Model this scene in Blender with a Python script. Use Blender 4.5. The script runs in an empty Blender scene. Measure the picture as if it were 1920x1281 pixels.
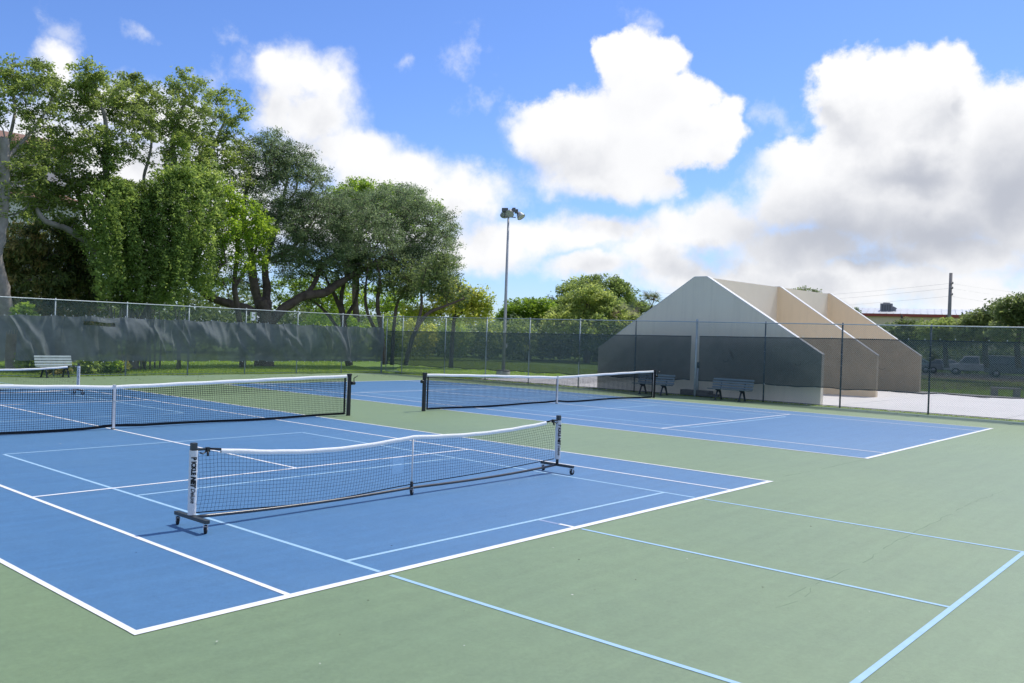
import bpy, bmesh, math, random
import numpy as np
from mathutils import Vector, Matrix
R = math.radians
scene = bpy.context.scene
COL = scene.collection

# ------------------------------------------------------------------ camera
CAM = Vector((-3.084, -5.984, 2.248))
def _rx(a): return Matrix.Rotation(a, 3, 'X')
def _rz(a): return Matrix.Rotation(a, 3, 'Z')
CROT = _rz(-0.8244887) @ _rx(1.5627821) @ _rz(0.0337291)
cd = bpy.data.cameras.new('camera')
cam = bpy.data.objects.new('camera', cd)
COL.objects.link(cam)
cam.matrix_world = Matrix.Translation(CAM) @ CROT.to_4x4()
cd.sensor_width = 36.0
cd.lens = 1639.008 / 1920 * 36.0
cd.shift_x = 93.011 / 1920
cd.clip_start = 0.1
cd.clip_end = 6000
scene.camera = cam

# the photograph's sight lines, used only to work out where in the place a thing stands
def ray(px, py):
    return CROT @ Vector(((px - 866.989) / 1639.008, -(py - 640.5) / 1639.008, -1.0))
def at_d(px, py, d):
    v = ray(px, py); return CAM + v * (d / math.hypot(v.x, v.y))
def at_y(px, py, y):
    v = ray(px, py); return CAM + v * ((y - CAM.y) / v.y)
def at_x(px, py, x):
    v = ray(px, py); return CAM + v * ((x - CAM.x) / v.x)

# ------------------------------------------------------------------ view, light, sky
vs = scene.view_settings
vs.view_transform = 'Standard'; vs.look = 'None'; vs.gamma = 1.0; vs.use_curve_mapping = False
vs.exposure = 0.92
scene.render.engine = 'CYCLES'
cy = scene.cycles
cy.max_bounces = 10; cy.diffuse_bounces = 6; cy.transparent_max_bounces = 24
cy.transmission_bounces = 6; cy.glossy_bounces = 3
cy.sample_clamp_indirect = 6.0

SUN_EL, SUN_AZ = R(58), R(95)          # azimuth clockwise from +Y: the sun stands over +X
SUN_DIR = Vector((math.sin(SUN_AZ) * math.cos(SUN_EL), math.cos(SUN_AZ) * math.cos(SUN_EL), math.sin(SUN_EL)))
sd = bpy.data.lights.new('sun', 'SUN')
sd.energy = 2.1; sd.angle = R(0.6); sd.color = (1.0, 0.965, 0.90)
sun = bpy.data.objects.new('sun', sd); COL.objects.link(sun)
sun.rotation_euler = SUN_DIR.to_track_quat('Z', 'Y').to_euler()
sun.location = (0, 0, 40)

# clouds: centre and half size of each puff, in degrees-like photo units turned into azimuth / elevation
PUFFS = [
 (555,140,125,62),(500,112,60,36),(622,165,80,72),(600,225,95,60),(520,205,60,60),(650,290,130,50),
 (730,330,150,52),(860,365,140,52),(1000,440,190,48),(1110,442,110,34),(900,460,150,52),(700,400,210,85),(1225,478,105,50),
 (1175,125,66,78),(1225,110,64,50),(1150,85,40,36),(1110,250,140,80),(1200,230,150,95),(1300,262,92,60),(1280,180,72,52),
 (1045,262,72,52),(1130,330,140,52),(1335,245,62,52),
 (1620,165,112,82),(1750,150,100,76),(1800,125,46,40),(1580,135,50,44),(1700,250,200,110),(1850,280,150,110),(1915,215,62,62),(1560,330,185,92),
 (1700,380,250,112),(1450,380,112,62),(1350,425,120,60),(1900,400,160,120),(1500,470,200,62),(1800,480,210,72),(1270,440,90,55),
 (1150,345,130,46),(1600,545,260,62),(1450,525,200,62),(1850,565,210,62),(1720,400,260,110),(1880,300,120,140),(1300,530,190,45),(1700,545,320,45),(1240,500,110,42),
 (200,190,110,55),(310,220,110,70),(300,370,330,170),(120,120,45,45),(20,300,150,140),(1090,500,120,30),
]
def azel(px, py):
    v = ray(px, py).normalized(); return math.atan2(v.x, v.y), math.asin(v.z)
BLOBS = []
for px, py, rx, ry in PUFFS:
    a, e = azel(px, py); a2, _ = azel(px + rx, py); _, e2 = azel(px, py - ry)
    BLOBS.append((a, e, abs(a2 - a) * 1.12, abs(e2 - e) * 1.12))
WISPS = [(890,100,55,70),(770,120,32,24),(255,75,40,16),(1205,35,60,36),(110,70,50,40),(430,60,40,30),(1465,225,70,36),(920,200,60,40),(380,150,50,60),(1420,520,60,30)]

world = bpy.data.worlds.new('World'); scene.world = world
world.use_nodes = True
wn, wl = world.node_tree.nodes, world.node_tree.links
wn.clear()
def nn(tree, t, **kw):
    n = tree.nodes.new(t)
    for k, v in kw.items(): setattr(n, k, v)
    return n
def nmath(tree, op, a, b=None, c=None, clamp=False):
    n = tree.nodes.new('ShaderNodeMath'); n.operation = op; n.use_clamp = clamp
    for i, v in enumerate((a, b, c)):
        if v is None: continue
        if isinstance(v, (int, float)): n.inputs[i].default_value = v
        else: tree.links.new(v, n.inputs[i])
    return n.outputs[0]
def nvec(tree, op, a, b=None, out=0):
    n = tree.nodes.new('ShaderNodeVectorMath'); n.operation = op
    for i, v in enumerate((a, b)):
        if v is None: continue
        if isinstance(v, (tuple, list)): n.inputs[i].default_value = v
        elif isinstance(v, (int, float)): n.inputs['Scale'].default_value = v
        else: tree.links.new(v, n.inputs[i])
    return n.outputs[out]
def nnoise(tree, vec, scale, detail=4, rough=0.55, out='Fac'):
    n = tree.nodes.new('ShaderNodeTexNoise')
    n.inputs['Scale'].default_value = scale; n.inputs['Detail'].default_value = detail; n.inputs['Roughness'].default_value = rough
    if vec is not None: tree.links.new(vec, n.inputs['Vector'])
    return n.outputs[out]
def nsmooth(tree, v, lo, hi):
    n = tree.nodes.new('ShaderNodeMapRange'); n.interpolation_type = 'SMOOTHSTEP'
    tree.links.new(v, n.inputs['Value']); n.inputs['From Min'].default_value = lo; n.inputs['From Max'].default_value = hi
    return n.outputs['Result']

def cloud_group():
    g = bpy.data.node_groups.new('cloud_field', 'ShaderNodeTree')
    g.interface.new_socket('Dir', in_out='INPUT', socket_type='NodeSocketVector')
    g.interface.new_socket('Field', in_out='OUTPUT', socket_type='NodeSocketFloat')
    for nm_ in ('Wisp', 'Tower', 'Base'): g.interface.new_socket(nm_, in_out='OUTPUT', socket_type='NodeSocketFloat')
    gi = g.nodes.new('NodeGroupInput'); go = g.nodes.new('NodeGroupOutput')
    d = gi.outputs[0]
    sep = g.nodes.new('ShaderNodeSeparateXYZ'); g.links.new(d, sep.inputs[0])
    az = nmath(g, 'ARCTAN2', sep.outputs[0], sep.outputs[1]); el = nmath(g, 'ARCSINE', sep.outputs[2])
    cmb = g.nodes.new('ShaderNodeCombineXYZ'); g.links.new(az, cmb.inputs[0]); g.links.new(el, cmb.inputs[1])
    p = cmb.outputs[0]
    def warp(p, scale, amp, det):
        c = nnoise(g, d, scale, det, 0.55, 'Color')
        c = nvec(g, 'SUBTRACT', c, (0.5, 0.5, 0.5)); c = nvec(g, 'SCALE', c, amp)
        return nvec(g, 'ADD', p, c)
    pw = warp(p, 6.0, 0.07, 3); pw = warp(pw, 24.0, 0.040, 6)
    f = None
    for (a, e, ra, re) in BLOBS:
        q = nvec(g, 'SUBTRACT', pw, (a, e, 0)); q = nvec(g, 'MULTIPLY', q, (1 / ra, 1 / re, 0))
        l = nvec(g, 'LENGTH', q, out=1); v = nmath(g, 'SUBTRACT', 1.0, l)
        f = v if f is None else nmath(g, 'SMOOTH_MAX', f, v, 0.22)
    fb = nnoise(g, d, 13.0, 9, 0.6)
    f = nmath(g, 'ADD', f, nmath(g, 'MULTIPLY', nmath(g, 'SUBTRACT', fb, 0.50), 1.1))
    fb3 = nnoise(g, d, 46.0, 6, 0.62); f = nmath(g, 'ADD', f, nmath(g, 'MULTIPLY', nmath(g, 'SUBTRACT', fb3, 0.5), 0.42))
    # the same kind of cloud over the rest of the sky
    ge = nnoise(g, d, 2.6, 7, 0.58); ge = nmath(g, 'MULTIPLY', nmath(g, 'SUBTRACT', ge, 0.48), 4.0)
    m1 = nmath(g, 'ABSOLUTE', nmath(g, 'SUBTRACT', az, 0.86))
    out1 = nsmooth(g, m1, 0.60, 0.80); out2 = nsmooth(g, el, 0.42, 0.58)
    outm = nmath(g, 'MAXIMUM', out1, out2)
    ge = nmath(g, 'ADD', ge, nmath(g, 'MULTIPLY', nmath(g, 'SUBTRACT', outm, 1.0), 5.0))
    f = nmath(g, 'MAXIMUM', f, ge)
    # thin wisps
    w = None
    for (px, py, rx, ry) in WISPS:
        a, e = azel(px, py); a2, _ = azel(px + rx, py); _, e2 = azel(px, py - ry)
        q = nvec(g, 'SUBTRACT', pw, (a, e, 0)); q = nvec(g, 'MULTIPLY', q, (1 / abs(a2 - a), 1 / abs(e2 - e), 0))
        v = nmath(g, 'SUBTRACT', 1.0, nvec(g, 'LENGTH', q, out=1))
        w = v if w is None else nmath(g, 'MAXIMUM', w, v)
    wf = nnoise(g, d, 30.0, 6, 0.62)
    w = nmath(g, 'ADD', w, nmath(g, 'MULTIPLY', nmath(g, 'SUBTRACT', wf, 0.62), 3.0))
    def blobs(lst, grow=1.0):
        w = None
        for (px, py, rx, ry) in lst:
            a, e = azel(px, py); a2, _ = azel(px + rx, py); _, e2 = azel(px, py - ry)
            q = nvec(g, 'SUBTRACT', pw, (a, e, 0)); q = nvec(g, 'MULTIPLY', q, (1 / abs(a2 - a), 1 / abs(e2 - e), 0))
            v = nmath(g, 'SUBTRACT', 1.0, nvec(g, 'LENGTH', q, out=1)); w = v if w is None else nmath(g, 'SMOOTH_MAX', w, v, 0.3)
        return w
    c = blobs([(1200, 190, 260, 210), (1700, 250, 340, 230)])
    b = nmath(g, 'ADD', blobs([(1560, 445, 260, 90), (1760, 440, 240, 80), (1890, 360, 120, 130), (1640, 490, 160, 50), (1720, 330, 120, 60)]), nmath(g, 'MULTIPLY', nmath(g, 'SUBTRACT', fb, 0.5), 0.7))
    g.links.new(f, go.inputs[0]); g.links.new(w, go.inputs[1]); g.links.new(c, go.inputs[2]); g.links.new(b, go.inputs[3])
    return g
CG = cloud_group()
wt = world.node_tree
tc = nn(wt, 'ShaderNodeTexCoord')
dirv = tc.outputs['Generated']
g1 = nn(wt, 'ShaderNodeGroup', node_tree=CG); wl.new(dirv, g1.inputs[0])
up = nvec(wt, 'NORMALIZE', nvec(wt, 'ADD', dirv, (0.012, 0.0, 0.042)))
g2 = nn(wt, 'ShaderNodeGroup', node_tree=CG); wl.new(up, g2.inputs[0])
crisp = nmath(wt, 'MAXIMUM', nsmooth(wt, g1.outputs[2], 0.0, 0.16), 0.0)      # right-hand towers have hard edges, the others are ragged
dens = nn(wt, 'ShaderNodeMix', data_type='FLOAT')
wl.new(crisp, dens.inputs[0]); wl.new(nsmooth(wt, g1.outputs[0], -0.05, 0.62), dens.inputs[2]); wl.new(nsmooth(wt, g1.outputs[0], -0.02, 0.26), dens.inputs[3])
dens = dens.outputs[0]
wisp = nmath(wt, 'MULTIPLY', nsmooth(wt, g1.outputs[1], -0.25, 1.1), 0.5)
dens = nmath(wt, 'MAXIMUM', dens, wisp)
# a cloud is bright where it is open to the sun and grey at its thick base, and a little where more cloud lies above it
base_ = nsmooth(wt, g1.outputs[3], -0.40, 0.95)
thick = nsmooth(wt, g2.outputs[0], 0.10, 0.95)
soft = nnoise(wt, dirv, 7.0, 6, 0.55)
thick = nmath(wt, 'MULTIPLY', thick, nmath(wt, 'MULTIPLY_ADD', nsmooth(wt, soft, 0.36, 0.66), 0.50, 0.08), clamp=True)
thick = nmath(wt, 'MAXIMUM', thick, nmath(wt, 'MULTIPLY', base_, 0.85))
cmix = nn(wt, 'ShaderNodeMix', data_type='RGBA')
wl.new(thick, cmix.inputs[0])
cmix.inputs[6].default_value = (0.535, 0.537, 0.545, 1); cmix.inputs[7].default_value = (0.240, 0.257, 0.302, 1)
skyt = nn(wt, 'ShaderNodeTexSky', sky_type='NISHITA')
skyt.sun_disc = False; skyt.sun_elevation = SUN_EL; skyt.sun_rotation = SUN_AZ
skyt.air_density = 1.0; skyt.dust_density = 0.35; skyt.ozone_density = 4.0
b1 = nn(wt, 'ShaderNodeBackground'); tint_ = nn(wt, 'ShaderNodeMix', data_type='RGBA', blend_type='MULTIPLY'); tint_.inputs[0].default_value = 1.0; wl.new(skyt.outputs[0], tint_.inputs[6]); tint_.inputs[7].default_value = (0.60, 0.725, 1.02, 1); wl.new(tint_.outputs[2], b1.inputs[0]); b1.inputs[1].default_value = 0.087
b2 = nn(wt, 'ShaderNodeBackground'); wl.new(cmix.outputs[2], b2.inputs[0]); b2.inputs[1].default_value = 1.0
bm_ = nn(wt, 'ShaderNodeMixShader'); wl.new(dens, bm_.inputs[0]); wl.new(b1.outputs[0], bm_.inputs[1]); wl.new(b2.outputs[0], bm_.inputs[2])
wo = nn(wt, 'ShaderNodeOutputWorld'); wl.new(bm_.outputs[0], wo.inputs[0])
world.cycles.sampling_method = 'MANUAL'; world.cycles.sample_map_resolution = 512

# ------------------------------------------------------------------ helpers
def tag(o, label=None, cat=None, group=None, kind=None):
    if label: o['label'] = label
    if cat: o['category'] = cat
    if group: o['group'] = group
    if kind: o['kind'] = kind
    return o
def empty(name, loc=(0, 0, 0), rz=0.0, label=None, cat=None, group=None, kind=None):
    o = bpy.data.objects.new(name, None); COL.objects.link(o)
    o.location = loc; o.rotation_euler = (0, 0, rz); o.empty_display_size = 0.2
    return tag(o, label, cat, group, kind)
def copy_tree(o, parent=None):
    c = o.copy(); COL.objects.link(c); c.parent = parent
    for ch in list(o.children): copy_tree(ch, c)
    return c

class MB:
    """collects boxes, bars, tubes and polygons and links them as one mesh object"""
    def __init__(s): s.v = []; s.f = []; s.smooth = []
    def add(s, vs_, fs, smooth=False):
        n = len(s.v); s.v.extend([tuple(x) for x in vs_])
        s.f.extend([tuple(n + i for i in f) for f in fs]); s.smooth.extend([smooth] * len(fs)); return s
    def box(s, c, size, rot=None):
        x, y, z = [k / 2 for k in size]
        p = [Vector(q) for q in ((-x,-y,-z),(x,-y,-z),(x,y,-z),(-x,y,-z),(-x,-y,z),(x,-y,z),(x,y,z),(-x,y,z))]
        if rot is not None: p = [rot @ q for q in p]
        c = Vector(c)
        return s.add([q + c for q in p], [(3,2,1,0),(4,5,6,7),(0,1,5,4),(1,2,6,5),(2,3,7,6),(3,0,4,7)])
    def tube(s, path, r, n=8, caps=True, smooth=True, closed=False):
        path = [Vector(p) for p in path]; k = len(path)
        rr = r if isinstance(r, (list, tuple)) else [r] * k
        vs_ = []; prev = None
        for i, p in enumerate(path):
            a = path[max(i - 1, 0)]; b = path[min(i + 1, k - 1)]
            t = (b - a)
            t = t.normalized() if t.length > 1e-9 else Vector((0, 0, 1))
            if prev is None:
                u = t.orthogonal().normalized()
            else:
                u = prev - t * prev.dot(t)
                u = u.normalized() if u.length > 1e-6 else t.orthogonal().normalized()
            prev = u; w = t.cross(u)
            for j in range(n):
                an = 2 * math.pi * (j + 0.5) / n
                vs_.append(p + (u * math.cos(an) + w * math.sin(an)) * rr[i])
        fs = []
        for i in range(k - 1):
            for j in range(n):
                a = i * n + j; b = i * n + (j + 1) % n
                fs.append((a, b, b + n, a + n))
        s.add(vs_, fs, smooth)
        if caps:
            m = len(s.v) - len(vs_)
            s.f.append(tuple(m + j for j in reversed(range(n)))); s.smooth.append(False)
            s.f.append(tuple(m + (k - 1) * n + j for j in range(n))); s.smooth.append(False)
        return s
    def prism(s, poly, h, M):
        """poly (x, y) extruded 0..h along z, placed by the matrix M"""
        n = len(poly)
        vs_ = [M @ Vector((x, y, 0)) for x, y in poly] + [M @ Vector((x, y, h)) for x, y in poly]
        fs = [tuple(reversed(range(n))), tuple(range(n, 2 * n))] + [(i, (i + 1) % n, n + (i + 1) % n, n + i) for i in range(n)]
        return s.add(vs_, fs)
    def lathe(s, prof, M, n=16, smooth=True):
        k = len(prof); vs_ = []
        for r, z in prof:
            for j in range(n):
                a = 2 * math.pi * j / n; vs_.append(M @ Vector((r * math.cos(a), r * math.sin(a), z)))
        fs = [(i*n+j, i*n+(j+1)%n, (i+1)*n+(j+1)%n, (i+1)*n+j) for i in range(k-1) for j in range(n)]
        return s.add(vs_, fs, smooth)
    def mesh(s, name, m):
        me = bpy.data.meshes.new(name); me.from_pydata(s.v, [], s.f); me.materials.append(m)
        me.polygons.foreach_set('use_smooth', s.smooth); me.update(); return me
    def build(s, name, m, parent=None, bevel=0.0, **kw):
        o = bpy.data.objects.new(name, s.mesh(name, m)); COL.objects.link(o)
        if parent is not None: o.parent = parent
        if bevel:
            b = o.modifiers.new('bevel', 'BEVEL'); b.width = bevel; b.segments = 2; b.limit_method = 'ANGLE'
        return tag(o, **kw)

# ------------------------------------------------------------------ materials
def material(name, col, rough=0.7, spec=0.4, metal=0.0, var=0.0, vscale=3.0, bump=0.0, bscale=40.0, col2=None, big=0.0, bigscale=0.15, coords='Object'):
    m = bpy.data.materials.new(name); m.use_nodes = True
    t = m.node_tree; b = t.nodes['Principled BSDF']
    b.inputs['Roughness'].default_value = rough; b.inputs['Specular IOR Level'].default_value = spec; b.inputs['Metallic'].default_value = metal
    b.inputs['Base Color'].default_value = (*col, 1)
    tcn = t.nodes.new('ShaderNodeTexCoord'); geo = t.nodes.new('ShaderNodeNewGeometry')
    vec = tcn.outputs['Object'] if coords == 'Object' else geo.outputs['Position']
    if var or big:
        c2 = col2 or tuple(min(1, c * 0.55) for c in col)
        f = None
        if var:
            f = nmath(t, 'MULTIPLY', nsmooth(t, nnoise(t, vec, vscale, 6, 0.6), 0.35, 0.72), var)
        if big:
            f2 = nmath(t, 'MULTIPLY', nsmooth(t, nnoise(t, vec, bigscale, 5, 0.55), 0.38, 0.66), big)
            f = f2 if f is None else nmath(t, 'ADD', f, f2, clamp=True)
        mx = t.nodes.new('ShaderNodeMix'); mx.data_type = 'RGBA'
        t.links.new(f, mx.inputs[0]); mx.inputs[6].default_value = (*col, 1); mx.inputs[7].default_value = (*c2, 1)
        t.links.new(mx.outputs[2], b.inputs['Base Color'])
    if bump:
        bn = t.nodes.new('ShaderNodeBump'); bn.inputs['Strength'].default_value = bump; bn.inputs['Distance'].default_value = 0.02
        t.links.new(nnoise(t, vec, bscale, 6, 0.6), bn.inputs['Height']); t.links.new(bn.outputs[0], b.inputs['Normal'])
    return m
def cloth(name, col, trans, col2=None, weave=60.0):
    m = bpy.data.materials.new(name); m.use_nodes = True
    t = m.node_tree; t.nodes.clear()
    out = t.nodes.new('ShaderNodeOutputMaterial'); tr = t.nodes.new('ShaderNodeBsdfTransparent')
    df = t.nodes.new('ShaderNodeBsdfDiffuse'); tl = t.nodes.new('ShaderNodeBsdfTranslucent')
    geo = t.nodes.new('ShaderNodeNewGeometry')
    mx = t.nodes.new('ShaderNodeMix'); mx.data_type = 'RGBA'
    t.links.new(nsmooth(t, nnoise(t, geo.outputs['Position'], 1.3, 6, 0.65), 0.35, 0.7), mx.inputs[0])
    mx.inputs[6].default_value = (*col, 1); mx.inputs[7].default_value = (*(col2 or [c * 0.7 for c in col]), 1)
    t.links.new(mx.outputs[2], df.inputs[0]); t.links.new(mx.outputs[2], tl.inputs[0])
    a = t.nodes.new('ShaderNodeMixShader'); a.inputs[0].default_value = 0.3
    t.links.new(df.outputs[0], a.inputs[1]); t.links.new(tl.outputs[0], a.inputs[2])
    s = t.nodes.new('ShaderNodeMixShader')
    f = nmath(t, 'MULTIPLY_ADD', nnoise(t, geo.outputs['Position'], 2.1, 4, 0.6), -0.16, 1.08 - trans)
    t.links.new(f, s.inputs[0]); t.links.new(tr.outputs[0], s.inputs[1]); t.links.new(a.outputs[0], s.inputs[2])
    t.links.new(s.outputs[0], out.inputs[0]); return m
def leafmat(name, dark, mid, light, trans=0.35):
    m = bpy.data.materials.new(name); m.use_nodes = True
    t = m.node_tree; t.nodes.clear()
    out = t.nodes.new('ShaderNodeOutputMaterial')
    at = t.nodes.new('ShaderNodeAttribute'); at.attribute_name = 'tint'
    cr = t.nodes.new('ShaderNodeValToRGB'); cr.color_ramp.elements[0].color = (*dark, 1); cr.color_ramp.elements[1].color = (*light, 1)
    e = cr.color_ramp.elements.new(0.5); e.color = (*mid, 1)
    t.links.new(at.outputs['Fac'], cr.inputs[0])
    df = t.nodes.new('ShaderNodeBsdfPrincipled'); df.inputs['Roughness'].default_value = 0.5; df.inputs['Specular IOR Level'].default_value = 0.25
    tl = t.nodes.new('ShaderNodeBsdfTranslucent')
    t.links.new(cr.outputs[0], df.inputs['Base Color'])
    hs = t.nodes.new('ShaderNodeHueSaturation'); hs.inputs['Saturation'].default_value = 1.05; hs.inputs['Value'].default_value = 1.9; hs.inputs['Hue'].default_value = 0.485
    t.links.new(cr.outputs[0], hs.inputs['Color']); t.links.new(hs.outputs[0], tl.inputs[0])
    s = t.nodes.new('ShaderNodeMixShader'); s.inputs[0].default_value = trans
    t.links.new(df.outputs[0], s.inputs[1]); t.links.new(tl.outputs[0], s.inputs[2]); t.links.new(s.outputs[0], out.inputs[0])
    return m
M = {}
def court_mat(name, col, col2):
    m = material(name, col, rough=0.50, spec=0.55, var=0.22, vscale=0.9, bump=0.35, bscale=170.0, col2=col2, big=0.5, bigscale=0.10, coords='World')
    t = m.node_tree; b = t.nodes['Principled BSDF']
    src = b.inputs['Base Color'].links[0].from_socket
    geo = t.nodes.new('ShaderNodeNewGeometry')
    # fine sand grain and faint drag streaks of the squeegeed acrylic
    gr = nnoise(t, geo.outputs['Position'], 220.0, 2, 0.7)
    mp = t.nodes.new('ShaderNodeMapping'); mp.inputs['Scale'].default_value = (0.35, 5.0, 1); mp.inputs['Rotation'].default_value = (0, 0, 0.1)
    t.links.new(geo.outputs['Position'], mp.inputs[0])
    st = nnoise(t, mp.outputs[0], 1.2, 5, 0.6)
    sc = nnoise(t, geo.outputs['Position'], 5.0, 8, 0.75)
    gr2 = nnoise(t, geo.outputs['Position'], 24.0, 5, 0.85)
    v = nmath(t, 'ADD', nmath(t, 'MULTIPLY_ADD', gr, 0.50, 0.75), nmath(t, 'MULTIPLY', nmath(t, 'SUBTRACT', st, 0.5), 0.30))
    v = nmath(t, 'ADD', v, nmath(t, 'MULTIPLY', nmath(t, 'SUBTRACT', gr2, 0.5), 0.62))
    v = nmath(t, 'ADD', v, nmath(t, 'MULTIPLY', nmath(t, 'SUBTRACT', sc, 0.5), 0.40))
    hs = t.nodes.new('ShaderNodeHueSaturation'); t.links.new(src, hs.inputs['Color']); t.links.new(v, hs.inputs['Value'])
    t.links.new(hs.outputs[0], b.inputs['Base Color'])
    return m
M['green'] = court_mat('green_acrylic', (0.192, 0.272, 0.134), (0.160, 0.234, 0.128))
M['blue'] = court_mat('blue_acrylic', (0.066, 0.182, 0.348), (0.100, 0.222, 0.370))
M['white_line'] = material('white_line_paint', (0.82, 0.82, 0.81), 0.6, 0.4, var=0.45, vscale=7, col2=(0.60, 0.63, 0.66), coords='World')
M['blue_line'] = material('light_blue_line_paint', (0.35, 0.545, 0.70), 0.6, 0.4, var=0.5, vscale=7, col2=(0.26, 0.44, 0.60), coords='World')
M['ghost_line'] = material('worn_line_paint', (0.30, 0.38, 0.55), 0.6, 0.4, var=0.4, vscale=20, coords='World')
M['crack'] = material('crack_filler', (0.158, 0.228, 0.145), 0.8, 0.2, var=0.5, vscale=6, coords='World')
def grass_mat():
    m = material('lawn', (0.150, 0.245, 0.045), 0.9, 0.15, var=0.6, vscale=1.4, bump=0.6, bscale=30, col2=(0.105, 0.180, 0.038), big=0.35, bigscale=0.09, coords='World')
    return m
M['lawn'] = grass_mat()
M['brown_ground'] = material('mottled_brown_ground', (0.135, 0.105, 0.075), 0.95, 0.1, var=0.8, vscale=2.5, bump=0.8, bscale=25, col2=(0.06, 0.06, 0.03), coords='World')
M['slab'] = material('pale_concrete', (0.60, 0.575, 0.55), 0.75, 0.3, var=0.35, vscale=0.8, bump=0.15, bscale=60, col2=(0.50, 0.48, 0.455), big=0.25, bigscale=0.2, coords='World')
M['asphalt'] = material('asphalt', (0.06, 0.06, 0.062), 0.9, 0.2, var=0.4, vscale=2, coords='World')
M['concrete'] = material('grey_concrete', (0.42, 0.40, 0.37), 0.85, 0.2, var=0.5, vscale=5, bump=0.3, bscale=50)
M['dark_block'] = material('dark_block', (0.10, 0.095, 0.09), 0.9, 0.2, var=0.6, vscale=8, bump=0.5, bscale=40)
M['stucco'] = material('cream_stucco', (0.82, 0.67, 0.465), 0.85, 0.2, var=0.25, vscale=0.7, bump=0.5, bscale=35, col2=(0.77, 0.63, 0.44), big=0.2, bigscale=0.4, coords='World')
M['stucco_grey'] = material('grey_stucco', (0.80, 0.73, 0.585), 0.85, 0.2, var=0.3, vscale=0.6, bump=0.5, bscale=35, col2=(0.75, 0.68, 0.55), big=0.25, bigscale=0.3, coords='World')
def weather(m, amt):
    t = m.node_tree; b = t.nodes['Principled BSDF']; src = b.inputs['Base Color'].links[0].from_socket
    geo = t.nodes.new('ShaderNodeNewGeometry'); mp = t.nodes.new('ShaderNodeMapping'); mp.inputs['Scale'].default_value = (3.0, 3.0, 0.22)
    t.links.new(geo.outputs['Position'], mp.inputs[0]); st = nnoise(t, mp.outputs[0], 1.6, 6, 0.65); bl = nnoise(t, geo.outputs['Position'], 5.5, 4, 0.6)
    v = nmath(t, 'SUBTRACT', 1.0 + amt * .2, nmath(t, 'MULTIPLY', nsmooth(t, st, 0.42, 0.75), amt)); v = nmath(t, 'SUBTRACT', v, nmath(t, 'MULTIPLY', nsmooth(t, bl, 0.60, 0.72), amt * .6))
    hs = t.nodes.new('ShaderNodeHueSaturation'); t.links.new(src, hs.inputs['Color']); t.links.new(v, hs.inputs['Value']); t.links.new(hs.outputs[0], b.inputs['Base Color'])
weather(M['stucco'], .06); weather(M['stucco_grey'], .07)
M['stucco_white'] = material('white_stucco', (0.82, 0.735, 0.585), 0.85, 0.2, var=0.3, vscale=0.6, bump=0.4, bscale=35, col2=(0.71, 0.63, 0.49), coords='World')
M['galv'] = material('galvanised_steel', (0.44, 0.50, 0.52), 0.5, 0.5, metal=0.25, var=0.35, vscale=6)
M['dark_post'] = material('dark_green_coated_steel', (0.03, 0.055, 0.075), 0.45, 0.5, var=0.3, vscale=5)
M['wire'] = material('coated_wire', (0.36, 0.47, 0.46), 0.5, 0.5, metal=0.1)
M['screen'] = cloth('dark_windscreen', (0.036, 0.052, 0.058), 0.29, (0.028, 0.042, 0.048))
M['screen_old'] = cloth('faded_windscreen', (0.215, 0.245, 0.255), 0.15, (0.150, 0.178, 0.186))
M['hem'] = material('screen_hem', (0.018, 0.028, 0.036), 0.8, 0.2)
M['tie'] = material('white_tie', (0.75, 0.78, 0.78), 0.5, 0.4)
M['black'] = material('black_paint', (0.012, 0.014, 0.017), 0.38, 0.5, var=0.2, vscale=7)
M['rubber'] = material('black_rubber', (0.02, 0.02, 0.022), 0.7, 0.3)
M['netcord'] = material('black_net_cord', (0.014, 0.016, 0.02), 0.8, 0.2)
M['band'] = material('white_headband', (0.86, 0.86, 0.85), 0.75, 0.2, var=0.3, vscale=7, bump=0.3, bscale=25, col2=(0.74, 0.74, 0.73))
M['strap'] = material('dull_white_strap', (0.76, 0.73, 0.71), 0.75, 0.2, var=0.4, vscale=8)
M['sleeve'] = material('white_vinyl_sleeve', (0.70, 0.71, 0.72), 0.55, 0.4, var=0.35, vscale=14, bump=0.6, bscale=22, col2=(0.56, 0.58, 0.61))
M['ink'] = material('black_ink', (0.012, 0.012, 0.014), 0.5, 0.3)
M['charcoal'] = material('charcoal_steel', (0.045, 0.055, 0.06), 0.42, 0.5, var=0.3, vscale=9)
M['chrome'] = material('zinc_plate', (0.62, 0.63, 0.64), 0.3, 0.5, metal=0.9)
M['pale_tube'] = material('scuffed_tube', (0.05, 0.05, 0.055), 0.3, 0.7, metal=0.2, var=0.6, vscale=5, col2=(0.02, 0.02, 0.022))
M['hub'] = material('grey_wheel_hub', (0.32, 0.32, 0.33), 0.5, 0.4)
M['bench'] = material('grey_green_slat', (0.14, 0.19, 0.20), 0.55, 0.35, var=0.4, vscale=5, col2=(0.09, 0.13, 0.14))
M['bench_pale'] = material('faded_slat', (0.40, 0.47, 0.455), 0.6, 0.3, var=0.35, vscale=5)
M['bench_leg'] = material('cast_leg', (0.04, 0.055, 0.065), 0.5, 0.4)
M['pole'] = material('pole_steel', (0.42, 0.44, 0.46), 0.5, 0.5, metal=0.2, var=0.3, vscale=2)
M['lamp_shell'] = material('lamp_shell', (0.42, 0.44, 0.44), 0.4, 0.5, metal=0.4)
M['lamp_dark'] = material('lamp_ballast', (0.13, 0.135, 0.14), 0.5, 0.4)
M['lamp_glass'] = material('lamp_glass', (0.42, 0.44, 0.41), 0.45, 0.4)
M['sign'] = material('lime_sign', (0.42, 0.52, 0.25), 0.5, 0.4, var=0.2, vscale=8)
M['sign_white'] = material('white_print', (0.82, 0.82, 0.84), 0.5, 0.3)
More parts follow.
